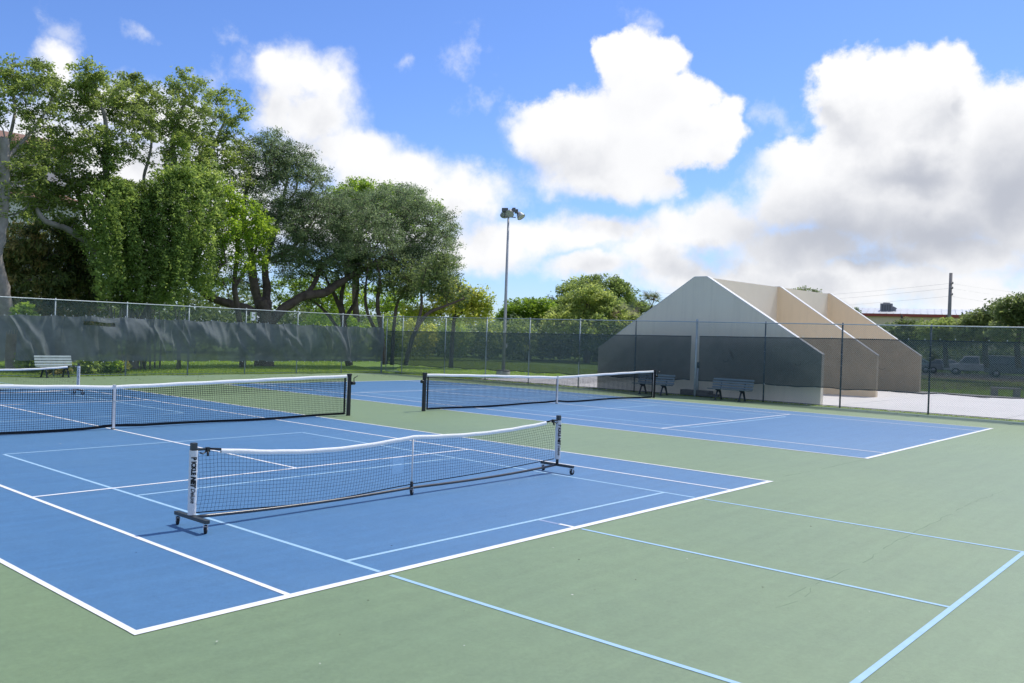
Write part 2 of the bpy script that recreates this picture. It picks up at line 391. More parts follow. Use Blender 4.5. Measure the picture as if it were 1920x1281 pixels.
M['bark'] = material('brown_bark', (0.155, 0.122, 0.098), 0.95, 0.1, var=0.8, vscale=3, bump=1.0, bscale=14, col2=(0.065, 0.050, 0.041), coords='World')
M['bark_pale'] = material('pale_bark', (0.33, 0.30, 0.265), 0.9, 0.15, var=0.8, vscale=3, bump=0.6, bscale=12, col2=(0.20, 0.18, 0.155), coords='World')
M['roof_tile'] = material('terracotta', (0.50, 0.31, 0.22), 0.85, 0.2, var=0.6, vscale=2, bump=0.2, bscale=9, col2=(0.42, 0.28, 0.21))
M['house_wall'] = material('pale_house_wall', (0.76, 0.74, 0.70), 0.85, 0.2, var=0.3, vscale=0.4)
M['glass'] = material('window_glass', (0.16, 0.20, 0.26), 0.08, 0.7)
M['trim'] = material('white_trim', (0.72, 0.71, 0.69), 0.6, 0.3)
M['fascia'] = material('red_fascia', (0.36, 0.085, 0.065), 0.7, 0.3)
M['metal_roof'] = material('pale_metal_roof', (0.48, 0.49, 0.50), 0.45, 0.5, metal=0.3, var=0.3, vscale=0.6)
M['hvac'] = material('air_unit_steel', (0.24, 0.24, 0.26), 0.5, 0.5, metal=0.3)
M['wood_pole'] = material('weathered_wood', (0.30, 0.275, 0.26), 0.9, 0.15, var=0.5, vscale=3)
M['shed'] = material('shed_boards', (0.58, 0.54, 0.44), 0.8, 0.2, var=0.4, vscale=3)
M['garden_wall'] = material('garden_wall', (0.52, 0.47, 0.37), 0.85, 0.2, var=0.4, vscale=1.5)
for nm, c in (('white', (0.62, 0.63, 0.64)), ('silver', (0.34, 0.36, 0.38)), ('grey', (0.16, 0.18, 0.20)), ('teal', (0.30, 0.45, 0.45))):
    M['car_' + nm] = material('car_paint_' + nm, c, 0.25, 0.6)
M['debris'] = material('dry_leaf_bits', (0.16, 0.12, 0.08), 0.9, 0.1, var=0.8, vscale=1.3, col2=(0.04, 0.035, 0.03), coords='World')
M['pale_bits'] = material('pale_petal_bits', (0.7, 0.68, 0.62), 0.9, 0.1)
L = {}
L['grey_oak'] = leafmat('oak_leaf', (0.082, 0.125, 0.058), (0.152, 0.215, 0.098), (0.285, 0.360, 0.180), 0.41)
L['bright'] = leafmat('bright_leaf', (0.122, 0.198, 0.029), (0.201, 0.324, 0.043), (0.331, 0.456, 0.066), 0.52)
L['vine'] = leafmat('vine_leaf', (0.089, 0.139, 0.036), (0.179, 0.271, 0.069), (0.360, 0.456, 0.114), 0.49)
L['airy'] = leafmat('airy_leaf', (0.122, 0.171, 0.048), (0.223, 0.298, 0.080), (0.367, 0.436, 0.126), 0.52)
L['mango'] = leafmat('mango_leaf', (0.060, 0.095, 0.030), (0.135, 0.180, 0.050), (0.400, 0.330, 0.120), 0.40)
L['yellow'] = leafmat('yellow_leaf', (0.245, 0.310, 0.060), (0.389, 0.436, 0.074), (0.500, 0.500, 0.120), 0.52)
L['far'] = leafmat('far_leaf', (0.089, 0.132, 0.048), (0.144, 0.200, 0.069), (0.238, 0.291, 0.102), 0.41)
L['round'] = leafmat('round_leaf', (0.122, 0.178, 0.054), (0.201, 0.278, 0.079), (0.382, 0.442, 0.126), 0.49)
L['grass'] = leafmat('grass_blade', (0.137, 0.231, 0.041), (0.216, 0.330, 0.055), (0.338, 0.417, 0.102), 0.47)
L['palm'] = leafmat('palm_leaf', (0.107, 0.139, 0.072), (0.173, 0.205, 0.108), (0.288, 0.304, 0.168), 0.32)
L['dry'] = leafmat('dry_leaf', (0.187, 0.146, 0.108), (0.259, 0.205, 0.156), (0.375, 0.310, 0.241), 0.27)

# ------------------------------------------------------------------ ground, courts, pavement
def flat(name, poly, z, m, parent=None, **kw):
    b = MB(); b.add([(x, y, z) for x, y in poly], [tuple(range(len(poly)))])
    return b.build(name, m, parent, **kw)
def rect(x0, x1, y0, y1): return [(x0, y0), (x1, y0), (x1, y1), (x0, y1)]
flat('ground', rect(-1500, 2500, -1500, 2500), -0.06, M['lawn'], kind='structure')
def fx(y): return 29.4 + (29.8 - y) * 0.0382          # the right-hand fence line
court = flat('court_surface', [(-16, -22), (fx(-22) - .02, -22), (fx(30.02) - .02, 30.02), (-16, 30.02)], 0.0, M['green'], kind='structure')
YN = 11.885
def line(name, parent, x0, x1, y0, y1, m, z):
    return flat(name, rect(min(x0, x1), max(x0, x1), min(y0, y1), max(y0, y1)), z, m, parent)
def tennis_lines(ox):
    blue = flat('playing_area', rect(ox - .02, ox + 10.99, -.02, 23.79), 0.002, M['blue'], court)
    z = 0.0058; w = 0.056; W = M['white_line']
    h = w / 2
    for y, s in ((0, 1), (23.77, -1)):
        line('baseline', blue, ox - .03, ox + 11.0, y - .045 * s, y + .045 * s, W, z)
        line('center_mark', blue, ox + 5.485 - h, ox + 5.485 + h, y + s * .046, y + s * .25, W, z)
    for x in (0, 1.37, 9.60, 10.97):
        line('sideline', blue, ox + x - h, ox + x + h, .046, 23.724, W, z)
    for y in (5.485, 18.285):
        line('service_line', blue, ox + 1.37 + h, ox + 9.60 - h, y - h, y + h, W, z)
    line('center_service_line', blue, ox + 5.485 - h, ox + 5.485 + h, 5.485 + h, 18.285 - h, W, z)
    return blue
C1, C2 = 0.0, 15.604
b1_ = tennis_lines(C1); b2_ = tennis_lines(C2); b3_ = tennis_lines(-15.6)
PB = M['blue_line']; zp = 0.0034; g_ = 0.026
def pickle(cx, yn, gaps):
    """the pale blue lines of a small court: sidelines, ends, kitchen lines, centre lines; cut where a white end line crosses"""
    x0, x1 = cx - 3.05, cx + 3.05
    def along(name, x, ya, yb):
        segs = [(ya, yb)]
        for gy in gaps:
            s2 = []
            for a, b in segs:
                if a < gy < b: s2 += [(a, gy - .075), (gy + .075, b)]
                else: s2.append((a, b))
            segs = s2
        for a, b in segs: line(name, court, x - g_, x + g_, a, b, PB, zp)
    ya, yb, k0, k1 = yn - 6.705, yn + 6.705, yn - 2.13, yn + 2.13
    for x in (x0, x1): along('small_court_sideline', x, ya, yb)
    for y, nm in ((ya, 'small_court_baseline'), (yb, 'small_court_baseline'), (k0, 'kitchen_line'), (k1, 'kitchen_line')):
        line(nm, court, x0 + g_, x1 - g_, y - g_, y + g_, PB, zp + .0006)
    return k0, k1, ya, yb
for yn in (2.70, 23.77 - 2.70):
    k0, k1, ya, yb = pickle(C1 + 5.485, yn, (0.0, 23.77))
    if yn < 10:
        line('small_court_center_line', court, 5.485 - g_, 5.485 + g_, ya + g_, -.075, PB, zp)
        line('worn_center_line', court, 5.485 - g_, 5.485 + g_, .27, k0 - g_, M['ghost_line'], zp)
    else:
        line('small_court_center_line', court, 5.485 - g_, 5.485 + g_, 23.77 + .075, yb - g_, PB, zp)
k0, k1, ya, yb = pickle(C2 + 5.485, YN, ())

# cracks wandering over the green margin
rnd = random.Random(5)
def crack(name, pts, w):
    b = MB(); P = []
    for (x0, y0), (x1, y1) in zip(pts[:-1], pts[1:]):
        n = max(2, int(math.hypot(x1 - x0, y1 - y0) / 0.16))
        for i in range(n):
            t = i / n; P.append(Vector((x0 + (x1 - x0) * t + rnd.uniform(-.022, .022), y0 + (y1 - y0) * t + rnd.uniform(-.022, .022), 0.0010)))
    vs_ = []; fs = []
    for i, p in enumerate(P):
        a = P[max(0, i - 1)]; c = P[min(len(P) - 1, i + 1)]; d = (c - a).normalized(); nrm = Vector((-d.y, d.x, 0))
        ww = w * rnd.uniform(.3, 1.3); vs_ += [p + nrm * ww, p - nrm * ww]
        if i and rnd.random() < .8: fs.append((2 * i - 2, 2 * i - 1, 2 * i + 1, 2 * i))
    b.add(vs_, fs); return b.build(name, M['crack'], court)
def gxy(px, py):
    v = ray(px, py); p = CAM + v * (-CAM.z / v.z); return p.x, p.y
crack('surface_crack', [gxy(*p) for p in ((1480, 1120), (1530, 1095), (1625, 1050), (1700, 1005), (1760, 975), (1830, 940), (1890, 917))], 0.0035)
crack('surface_crack', [gxy(*p) for p in ((1470, 893), (1540, 880), (1610, 864), (1640, 857))], 0.006)
crack('surface_crack', [gxy(*p) for p in ((1455, 1140), (1500, 1128), (1530, 1095))], 0.003)

# pale paving beside the ball walls, laid in big panels with open joints
pav = flat('pavement', [(fx(-24) + .32, -24), (48.9, -24), (48.9, 24.0), (fx(24) + .32, 24.0)], -0.045, M['dark_block'], kind='structure')
xs = [None, 36.0, 40.6, 44.8, 48.8]; ysl = [-23.9, -18, -12, -6, 0.6, 6.2, 12, 18, 23.9]
for j in range(len(ysl) - 1):
    y0, y1 = ysl[j] + .012, ysl[j + 1] - .012
    for i in range(4):
        if i == 0: poly = [(fx(y0) + .36, y0), (xs[1] - .012, y0), (xs[1] - .012, y1), (fx(y1) + .36, y1)]
        else: poly = rect(xs[i] + .012, xs[i + 1] - .012, y0, y1)
        b = MB(); b.prism(poly, 0.05, Matrix.Translation((0, 0, -0.043))); b.build('paving_slab', M['slab'], pav)
for nm, pts in (('brown_ground_band', [(1640, 727, 1), (1925, 731, 1), (1925, 706, 1), (1640, 703, 1)]),):
    flat(nm, [gxy(px, py) for px, py, _ in pts], -0.045, M['brown_ground'], kind='structure')  # dark mottled brown sheet laid as one band across the far lawn
flat('parking_lot', [tuple(at_d(px, 640, d)[:2]) for px, d in ((1560, 92), (1990, 88), (1990, 104), (1560, 106))], -0.04, M['asphalt'], kind='structure')

# ------------------------------------------------------------------ ball wall block (three gabled cross walls and a spine)
bw = empty('handball_wall', (30.9, 11.8, 0), 0, 'cream stucco handball court walls with three steep gabled cross walls behind the fence', 'ball court')
def gable(x, y0, y1, ya, apex, sh0, sh1, th):
    prof = [(y0, -.04), (y1, -.04), (y1, sh1), (ya + .30, apex), (ya - .26, apex), (y0, sh0)]
    b = MB()
    Mx = Matrix(((0, 0, 1, x), (1, 0, 0, 0), (0, 1, 0, 0), (0, 0, 0, 1)))
    b.prism(prof, th, Mx); return b, prof
def gable_coping(prof, x, th):
    b = MB(); up = [prof[2], prof[3], prof[4], prof[5]]
    for (ya, za), (yb, zb) in zip(up[:-1], up[1:]):
        d = Vector((0, yb - ya, zb - za)); nrm = Vector((0, -d.z, d.y)).normalized()
        if nrm.z < 0: nrm = -nrm
        a = Vector((x - .012, ya, za)); c = Vector((x - .012, yb, zb)); X = Vector((th + .024, 0, 0))
        vs_ = [a + nrm * .002, c + nrm * .002, c + nrm * .03, a + nrm * .03]
        b.add([v for v in vs_] + [v + X for v in vs_], [(0,1,2,3), (7,6,5,4), (0,4,5,1), (1,5,6,2), (2,6,7,3), (3,7,4,0)])
    return b
TH = 0.26
fins = [(30.9, 6.645, 16.86, 11.80, 5.02, 1.93, 1.83), (39.3, 7.27, 17.2, 12.20, 5.13, 1.92, 1.85), (47.4, 7.63, 17.6, 12.72, 5.26, 1.92, 1.85)]
inv = Matrix.Translation((-30.9, -11.8, 0))
for i, (x, y0, y1, ya, ap, s0, s1) in enumerate(fins):
    b, prof = gable(x, y0, y1, ya, ap, s0, s1, TH)
    b.v = [tuple(inv @ Vector(v)) for v in b.v]
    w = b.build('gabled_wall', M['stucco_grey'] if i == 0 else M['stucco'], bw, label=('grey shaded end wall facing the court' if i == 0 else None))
    c = gable_coping(prof, x, TH); c.v = [tuple(inv @ Vector(v)) for v in c.v]
    c.build('coping', M['trim'], w)
for i in range(2):
    x0, y0a, ap0 = fins[i][0] + TH, fins[i][3], fins[i][4]; x1, y1a, ap1 = fins[i + 1][0], fins[i + 1][3], fins[i + 1][4]
    b = MB(); z0, z1 = ap0 - .003, ap1 - .003; t = .15
    vs_ = [(x0, y0a - t, -.04), (x1, y1a - t, -.04), (x1, y1a + t, -.04), (x0, y0a + t, -.04), (x0, y0a - t, z0), (x1, y1a - t, z1), (x1, y1a + t, z1), (x0, y0a + t, z0)]
    b.add([inv @ Vector(v) for v in vs_], [(3,2,1,0), (4,5,6,7), (0,1,5,4), (1,2,6,5), (2,3,7,6), (3,0,4,7)])
    b.build('spine_wall', M['stucco_white'], bw)

# ------------------------------------------------------------------ chain link fences
FH = 3.10
def wire_mesh(length, height, z0):
    """two sets of parallel slanting wires, 50 mm apart, on the local x-z plane"""
    r = 0.0023; step = 0.0707
    V = []; F = []
    def wire(p, q, y):
        n = len(V); d = Vector((q[0] - p[0], 0, q[1] - p[1])).normalized(); u = Vector((d.z, 0, -d.x)); w = Vector((0, 1, 0))
        for P in (p, q):
            for k in range(3):
                a = 2 * math.pi * k / 3; o = (u * math.cos(a) + w * math.sin(a)) * r
                V.append((P[0] + o.x, y + o.y, P[1] + o.z))
        for k in range(3): F.append((n + k, n + (k + 1) % 3, n + 3 + (k + 1) % 3, n + 3 + k))
    k = -height
    while k < length:
        a0 = max(0.0, k); a1 = min(length, k + height)
        if a1 > a0 + 1e-4:
            wire((a0, z0 + a0 - k), (a1, z0 + a1 - k), 0.0018)
            wire((a0, z0 + height - (a0 - k)), (a1, z0 + height - (a1 - k)), -0.0018)
        k += step
    return V, F
def fence(name, p0, p1, posts, label, mpost, mtop, heavy=(), rail='galv'):
    p0 = Vector((*p0, 0)); p1 = Vector((*p1, 0)); d = (p1 - p0); Lg = d.length
    f = empty(name, p0, math.atan2(d.y, d.x), label, 'fence')
    V, F = wire_mesh(Lg, FH - .10, 0.05)
    b = MB(); b.add(V, F, True); b.build('chain_link', M['wire'], f, kind='stuff')
    for i, s in enumerate(posts):
        big = i in heavy
        r = .045 if big else .03
        b = MB(); b.tube([(s, .045, -.05), (s, .045, FH + (.06 if big else -.02))], r, 10)
        b.lathe([(r + .006, FH - .03), (r + .006, FH + .02), (r * .55, FH + .06), (0.001, FH + .07)], Matrix.Translation((s, .045, .06 if big else 0)), 10)
        b.build('post', M[mpost(s)], f)
    b = MB(); b.tube([(0, .012, FH), (Lg, .012, FH)], .022, 8); b.build('top_rail', M[rail], f)
    b = MB(); b.tube([(0, .012, .055), (Lg, .012, .055)], .012, 6); b.build('bottom_rail', M[mtop], f)
    # tie wires that hold the links to the posts
    b = MB()
    for s in posts:
        for z in np.arange(.3, FH, .42): b.tube([(s - .04, .0, z), (s, -.012, z + .01), (s + .04, .0, z)], .004, 4)
    b.build('tie_wires', M['galv'], f, kind='stuff')
    return f
farx0 = -14.0
far_posts = [p - farx0 for p in (-11.9, -8.9, -5.9, -2.9, 0.1, 3.1, 6.0, 8.9, 11.64, 14.66, 17.58, 20.59, 23.62, 26.52, 29.36)]
ff = fence('chain_link_fence', (farx0, 30.0), (29.40, 30.0), far_posts, 'tall chain link fence at the far end of the courts, below the big trees', lambda s: 'galv', 'galv', heavy=(14,))
ys_r = [28.55, 25.45, 22.71, 20.06, 17.23, 14.35, 11.51, 8.62, 5.72, 2.75, -0.2, -3.1, -6.0, -9.0, -12, -15, -18, -21]
L0 = math.hypot(fx(-21.5) - fx(29.93), 51.43)
sc_ = math.hypot(1, .0382)
rf = fence('chain_link_fence', (fx(29.93), 29.93), (fx(-21.5), -21.5), [(29.93 - y) * sc_ for y in ys_r], 'tall chain link fence along the right side of the courts, before the handball walls',
           lambda s: 'dark_post' if s > 13.2 and abs(s - 18.43) > .4 else 'galv', 'dark_post', heavy=(6,))
fl = rf.rotation_euler.z
def on_right(y, off=0.0, z=0.0):
    """a point on the right fence line, off metres towards the courts"""
    return Vector((fx(y) - off * 1.0, y - off * .0382, z))
# low pipe of the small gate by the corner, with its brace
gt = empty('fence_gate', on_right(29.75, .03), fl, 'narrow galvanised pipe gate panel in the fence corner', 'gate')
gb = MB(); gb.tube([(.05, 0, .12), (1.10, 0, .12)], .022, 8); gb.build('bottom_pipe', M['galv'], gt)
gb = MB(); gb.tube([(.05, 0, .12), (.05, 0, 3.0)], .022, 8); gb.build('stile', M['galv'], gt)
gb = MB(); gb.tube([(.62, 0, .12), (.62, 0, .5)], .012, 6); gb.build('drop_bolt', M['dark_post'], gt)

# ------------------------------------------------------------------ windscreens hung on the fences
def windscreen(label, frame, mat_, hemw, ztop, zbot, length, fold, seed, nx, nz, holes=(), tie_step=.45, vents=(), off=.02, name='windscreen'):
    o = empty(name, frame.translation, 0, label, 'windscreen'); o.matrix_world = frame
    rs = np.random.RandomState(seed)
    S, T = np.meshgrid(np.linspace(0, 1, nx), np.linspace(0, 1, nz), indexing='ij')
    x = S * length; zt = ztop(x); zb = zbot(x)
    sag = fold * .35 * np.abs(np.sin(x * 2.2 + rs.rand() * 6)) * (1 - T) ** 4
    y = np.zeros_like(x)
    if fold:
        for k in range(30):                 # soft slanted folds that run down and along the cloth
            x0 = rs.rand() * length; sl = rs.uniform(.2, 2.4); wd = rs.uniform(.12, .42); am = fold * rs.uniform(.3, .9); c = rs.uniform(-.1, .5); ln = rs.uniform(.4, .9)
            xx = x - x0 - sl * T - .25 * np.sin(T * 3 + k); y += am * np.exp(-(xx / wd) ** 2) * np.exp(-((T - c - .3) / ln) ** 2)
        for k in range(int(length * 2.2)):
            x0 = rs.rand() * length; sl = rs.uniform(.1, 1.3); wd = rs.uniform(.06, .18); am = fold * rs.uniform(.15, .6)
            xx = x - x0 - sl * (T ** .8); y += am * np.exp(-(xx / wd) ** 2) * np.clip(1.2 - abs(T - rs.rand()) * 1.6, 0, 1)
        for k in range(int(length * 1.8)):  # broad soft billows
            x0 = rs.rand() * length; sl = rs.uniform(.2, 2.0); wd = rs.uniform(.25, .8); am = fold * rs.uniform(.2, .75)
            xx = x - x0 - sl * T; y += am * np.exp(-(xx / wd) ** 2) * np.sin(np.clip(T * 1.15, 0, 1) * math.pi)
        for k in range(int(length * 2.2)):  # short puckers below the ties
            x0 = rs.rand() * length; wd = rs.uniform(.03, .07); xx = x - x0 - (T) * rs.uniform(-.5, .5)
            y += fold * .5 * np.exp(-(xx / wd) ** 2) * np.exp(-T / .18)
    y += .012 * np.sin(x * 1.7 + seed) * np.sin(T * math.pi)
    z = zt - sag - (zt - sag - zb) * T
    if fold: z += .02 * np.sin(x * 2.9) * T ** 3 + .015 * np.sin(x * 7.1 + 1) * T ** 4
    idx = np.arange(nx * nz).reshape(nx, nz)
    q = np.stack([idx[:-1, :-1], idx[1:, :-1], idx[1:, 1:], idx[:-1, 1:]], -1).reshape(-1, 4)
    xc = x[:-1, :-1].ravel() + length / nx / 2; tcn = T[:-1, :-1].ravel()
    keep = np.ones(len(q), bool)
    for (hx0, hx1, ht0, ht1, rag) in holes:
        jag = ht0 + rag * np.abs(np.sin(xc * 37)) * rs.uniform(.6, 1)
        keep &= ~((xc > hx0) & (xc < hx1) & (tcn > jag) & (tcn < ht1))
    pts_ = np.stack([x, -off - y, z], -1).reshape(-1, 3)
    me = bpy.data.meshes.new('cloth'); me.from_pydata(pts_.tolist(), [], q[keep].tolist()); me.materials.append(M[mat_])
    me.polygons.foreach_set('use_smooth', [True] * len(me.polygons)); me.update()
    c = bpy.data.objects.new('cloth', me); COL.objects.link(c); c.parent = o
    if hemw:
        for j, sgn in ((0, -1), (nz - 1, 1)):
            b = MB()
            st = max(1, nx // 60)
            P = [Vector(pts_[idx[i, j]]) for i in range(0, nx, st)] + [Vector(pts_[idx[nx - 1, j]])]
            for a, d in zip(P[:-1], P[1:]):
                if (d - a).length < 1e-4: continue
                e = Vector((0, -.004, 0)); h = Vector((0, 0, hemw * sgn))
                b.add([a + e, d + e, d + e + h, a + e + h], [(0, 1, 2, 3)])
            b.build('hem', M['hem'], o)
    b = MB(); tx = tie_step * .5
    while tx < length:
        i = min(nx - 1, int(tx / length * (nx - 1)))
        for j, dz in ((0, .025), (nz - 1, -.02)):
            if dz < 0 and rs.rand() < .25: continue
            p = Vector(pts_[idx[i, j]])
            b.box(p + Vector((0, -.012, dz + rs.uniform(-.01, .015))), (.022, .016, rs.uniform(.03, .055)), Matrix.Rotation(rs.uniform(-.7, .7), 3, 'Y'))
        tx += tie_step * rs.uniform(.85, 1.15)
    b.build('ties', M['tie'], o, kind='stuff')
    for (vx, vz, vw) in vents:              # half-moon wind flaps cut in the cloth
        b = MB(); P = []
        for k in range(9):
            a = math.pi * (1 + k / 8); P.append(Vector((vx + math.cos(a) * vw / 2, -off - .03 - .03 * math.sin(math.pi * k / 8), vz + math.sin(a) * vw * .35)))
        b.tube(P, .006, 5); b.build('wind_flap', M['hem'] if fold else M['screen_old'], o)
    return o
fr = ff.matrix_basis.copy()
def _fr(ob): return Matrix.Translation(ob.location) @ Matrix.Rotation(ob.rotation_euler.z, 4, 'Z')
fo = -farx0
windscreen('sagging torn grey-green windscreen full of folds on the far fence', _fr(ff), 'screen_old', 0.0,
           lambda x: 2.50 - .07 * np.clip((12.5 - (x - fo)) / 4, 0, 1) + .012 * np.sin(x * 3.1), lambda x: .63 + .0 * x, 29.40 + fo - .06, .17, 3, 1600, 34,
           holes=((9.73 + fo, 10.13 + fo, .30, .97, .12), (12.75 + fo, 14.05 + fo, .11, .20, .0)), vents=((19.7 + fo, 1.5, .3), (22.0 + fo, 1.52, .3), (24.9 + fo, 1.5, .3)), off=.03)
FR = _fr(rf)
def s_of(y): return (29.93 - y) * sc_
ztr = lambda x: np.interp(x, [0, s_of(14.3), s_of(11.6), s_of(5.7), s_of(.3), s_of(-21)], [2.32, 2.49, 2.52, 2.59, 2.62, 2.7])
zbr = lambda x: np.interp(x, [0, s_of(21), s_of(11.6), s_of(2.7), s_of(-21)], [.48, .53, .65, .72, .86])
def right_screen(label, y0, y1, seed, nx, fold, vents):
    s0 = s_of(y0)
    f = FR @ Matrix.Translation((s0, 0, 0))
    return windscreen(label, f, 'screen', .035, lambda x: ztr(x + s0), lambda x: zbr(x + s0), s_of(y1) - s0, fold, seed, nx, 20, vents=vents, off=-.035 + .07 * 0, tie_step=.5)
right_screen('taut dark windscreen on the right fence from the corner to the thick post', 29.8, 11.74, 11, 420, .012, [(s_of(y) - s_of(29.8), 1.48, .22) for y in (26.8, 23.6, 20.6, 17.4, 13.1)])
right_screen('taut dark windscreen on the right fence from the thick post onwards', 11.38, -21.3, 12, 620, .012, [(s_of(y) - s_of(11.38), 1.58, .22) for y in (10.2, 7.3, 4.3, 1.6, -1.5, -4.5)])

# number sign on the far fence
sg = empty('court_number_sign', (20.91, 29.955, 2.775), 0, 'small lime green board with a white 5 on the far fence', 'sign')
b = MB(); b.box((0, -.012, 0), (.33, .012, .43)); b.build('board', M['sign'], sg)
def text_mesh(body, size, shear=0.0, bold=0.0):
    cu = bpy.data.curves.new('lettering', 'FONT'); cu.body = body; cu.size = size; cu.shear = shear; cu.offset = bold
    cu.align_x = 'LEFT'; cu.align_y = 'CENTER'; cu.resolution_u = 3; cu.extrude = 0.0
    o = bpy.data.objects.new('lettering', cu); COL.objects.link(o)
    dg = bpy.context.evaluated_depsgraph_get(); dg.update()
    me = bpy.data.meshes.new_from_object(o.evaluated_get(dg)); bpy.data.objects.remove(o); bpy.data.curves.remove(cu)
    return me
me = text_mesh('5', .52, 0, .022)
xs5 = [v.co.x for v in me.vertices]; mid = (min(xs5) + max(xs5)) / 2; zs5 = [v.co.y for v in me.vertices]; midz = (min(zs5) + max(zs5)) / 2
for v in me.vertices: v.co = Vector((v.co.x - mid, -.026, v.co.y - midz))
me.materials.clear(); me.materials.append(M['sign_white'])
o = bpy.data.objects.new('number', me); COL.objects.link(o); o.parent = sg
me2 = me.copy(); me2.materials.clear(); me2.materials.append(material('mauve_print', (.11, .08, .12), .5, .3)); o = bpy.data.objects.new('number_shadow', me2); COL.objects.link(o); o.parent = sg; o.location = (.022, .005, -.014)
# scrap of torn white cloth caught beside the sign
b = MB(); rs_ = random.Random(4)
for k in range(7):
    a = rs_.uniform(-1.2, 1.2); c = Vector((.24 + rs_.uniform(-.05, .07), -.03 - rs_.uniform(0, .03), -.12 + rs_.uniform(-.14, .12)))
    d = Vector((math.sin(a) * .1, rs_.uniform(-.03, .03), math.cos(a) * .1)); e = Vector((.035, .02, .01))
    b.add([c - e, c + d * .4 - e * .5, c + d, c + e], [(0, 1, 2, 3)])
for v_i in range(len(b.v)): b.v[v_i] = tuple(Vector(b.v[v_i]) + Vector((20.91, 29.955, 2.775)))
b.build('cloth_scrap', M['tie'], label='ragged white cloth scrap caught in the wires beside the number sign', cat='rag')

# ------------------------------------------------------------------ tennis nets
def tennis_net(ox, label):
    n = empty('tennis_net', (ox + 5.485, YN, 0), 0, label, 'net', 'tennis nets on posts')
    hw = 6.40
    def ztop(x): return 1.07 - (1.07 - .914) * max(0.0, 1 - abs(x) / hw) ** 1.15
    for s in (-1, 1):
        b = MB(); b.box((s * hw, 0, .53), (.085, .085, 1.10)); p = b.build('net_post', M['black'], n, bevel=.008)
        b = MB(); b.box((s * hw, 0, 1.085), (.105, .105, .05)); b.build('cap', M['black'], p, bevel=.012)
        b = MB(); b.tube([(s * (hw + .045), -.03, .86), (s * (hw + .16), -.03, .86)], .045, 12); b.build('winder', M['black'], p)
        b = MB(); b.tube([(s * (hw + .11), -.06, .86), (s * (hw + .05), -.13, 1.0), (s * (hw + .17), -.14, 1.06)], .013, 6); b.build('crank_handle', M['black'], p)
        b = MB(); b.tube([(s * (hw - .075), 0, .03), (s * (hw - .06), 0, 1.03)], .009, 6); b.build('lacing_rod', M['strap'], n)
        b = MB(); xb = s * (hw - .14)
        for k in range(22): z = .06 + k * .043; b.tube([(s * (hw - .07), 0, z), (xb, .006, z + .015)], .006, 4)
        b.box((xb, 0, .53), (.05, .012, .98)); b.build('side_tape', M['netcord'], n)
    xe = hw - .14
    b = MB(); r = .0033
    nv = int(2 * xe / .045)
    for i in range(nv + 1):
        x = -xe + 2 * xe * i / nv; w = .012 * math.sin(i * .9)
        b.tube([(x, 0, .055 + .02 * max(0, 1 - abs(x) / .4)), (x + w * .3, w, .5), (x, 0, ztop(x) - .05)], r, 3, False)
    zz = .06
    nr = int(.88 / .045)
    for j in range(nr + 1):
        P = []
        for i in range(49):
            x = -xe + 2 * xe * i / 48; t = j / nr; P.append((x, .008 * math.sin(x * 3 + j), .06 + (ztop(x) - .05 - .06) * t))
        b.tube(P, r * (1.0 if j < nr - 6 else 1.7), 3, False)
    for i in range(nv + 1):                 # the doubled cords of the top rows
        x = -xe + 2 * xe * i / nv + .004
        b.tube([(x, .003, ztop(x) - .30), (x, .003, ztop(x) - .05)], r * 1.5, 3, False)
    b.build('netting', M['netcord'], n, kind='stuff')
    # white headband folded over the cord
    b = MB(); K = 60; vs_ = []; fs = []
    for i in range(K + 1):
        x = -xe - .05 + 2 * (xe + .05) * i / K; z = ztop(max(-hw, min(hw, x))) + .004 * math.sin(x * 5.1); dy = .004 * math.sin(x * 9)
        for (y, dz) in ((-.016, -.064), (-.021, -.03), (-.014, .003), (0, .012), (.014, .003), (.021, -.03), (.016, -.064)): vs_.append((x, y + dy * (dz < -.02), z + dz))
        if i:
            for k in range(6): a = (i - 1) * 7 + k; fs.append((a, a + 1, a + 8, a + 7))
    b.add(vs_, fs, True); b.build('headband', M['band'], n)
    for s in (-1, 1): b = MB(); b.tube([(s * hw, 0, 1.06), (s * xe, 0, ztop(xe))], .007, 6); b.build('head_cable', M['netcord'], n)
    P = []
    for i in range(41):
        x = -xe + 2 * xe * i / 40; P.append((x, -.008 * math.sin(x * 2), .05 + .035 * math.exp(-(x / .35) ** 2) + .012 * math.sin(x * 1.3 + ox)))
    b = MB()
    for a, c in zip(P[:-1], P[1:]):
        a = Vector(a); c = Vector(c); h = Vector((0, 0, .028)); b.add([a - h, c - h, c + h, a + h], [(0, 1, 2, 3)])
    o = b.build('bottom_tape', M['netcord'], n); so = o.modifiers.new('thick', 'SOLIDIFY'); so.thickness = .012
    b = MB(); b.box((0, 0, .47), (.055, .052, .90)); b.box((0, 0, .925), (.06, .056, .03)); st = b.build('center_strap', M['strap'], n)
    b = MB(); b.box((0, -.03, .60), (.062, .012, .02)); b.build('buckle', M['chrome'], st)
    b = MB(); b.box((0, 0, .012), (.07, .07, .022)); b.build('floor_anchor', M['debris'], st)
    return n
tennis_net(C1, 'long black tennis net with white headband, crossing the nearest blue court')
tennis_net(C2, 'long black tennis net with white headband, on the far blue court before the ball walls')

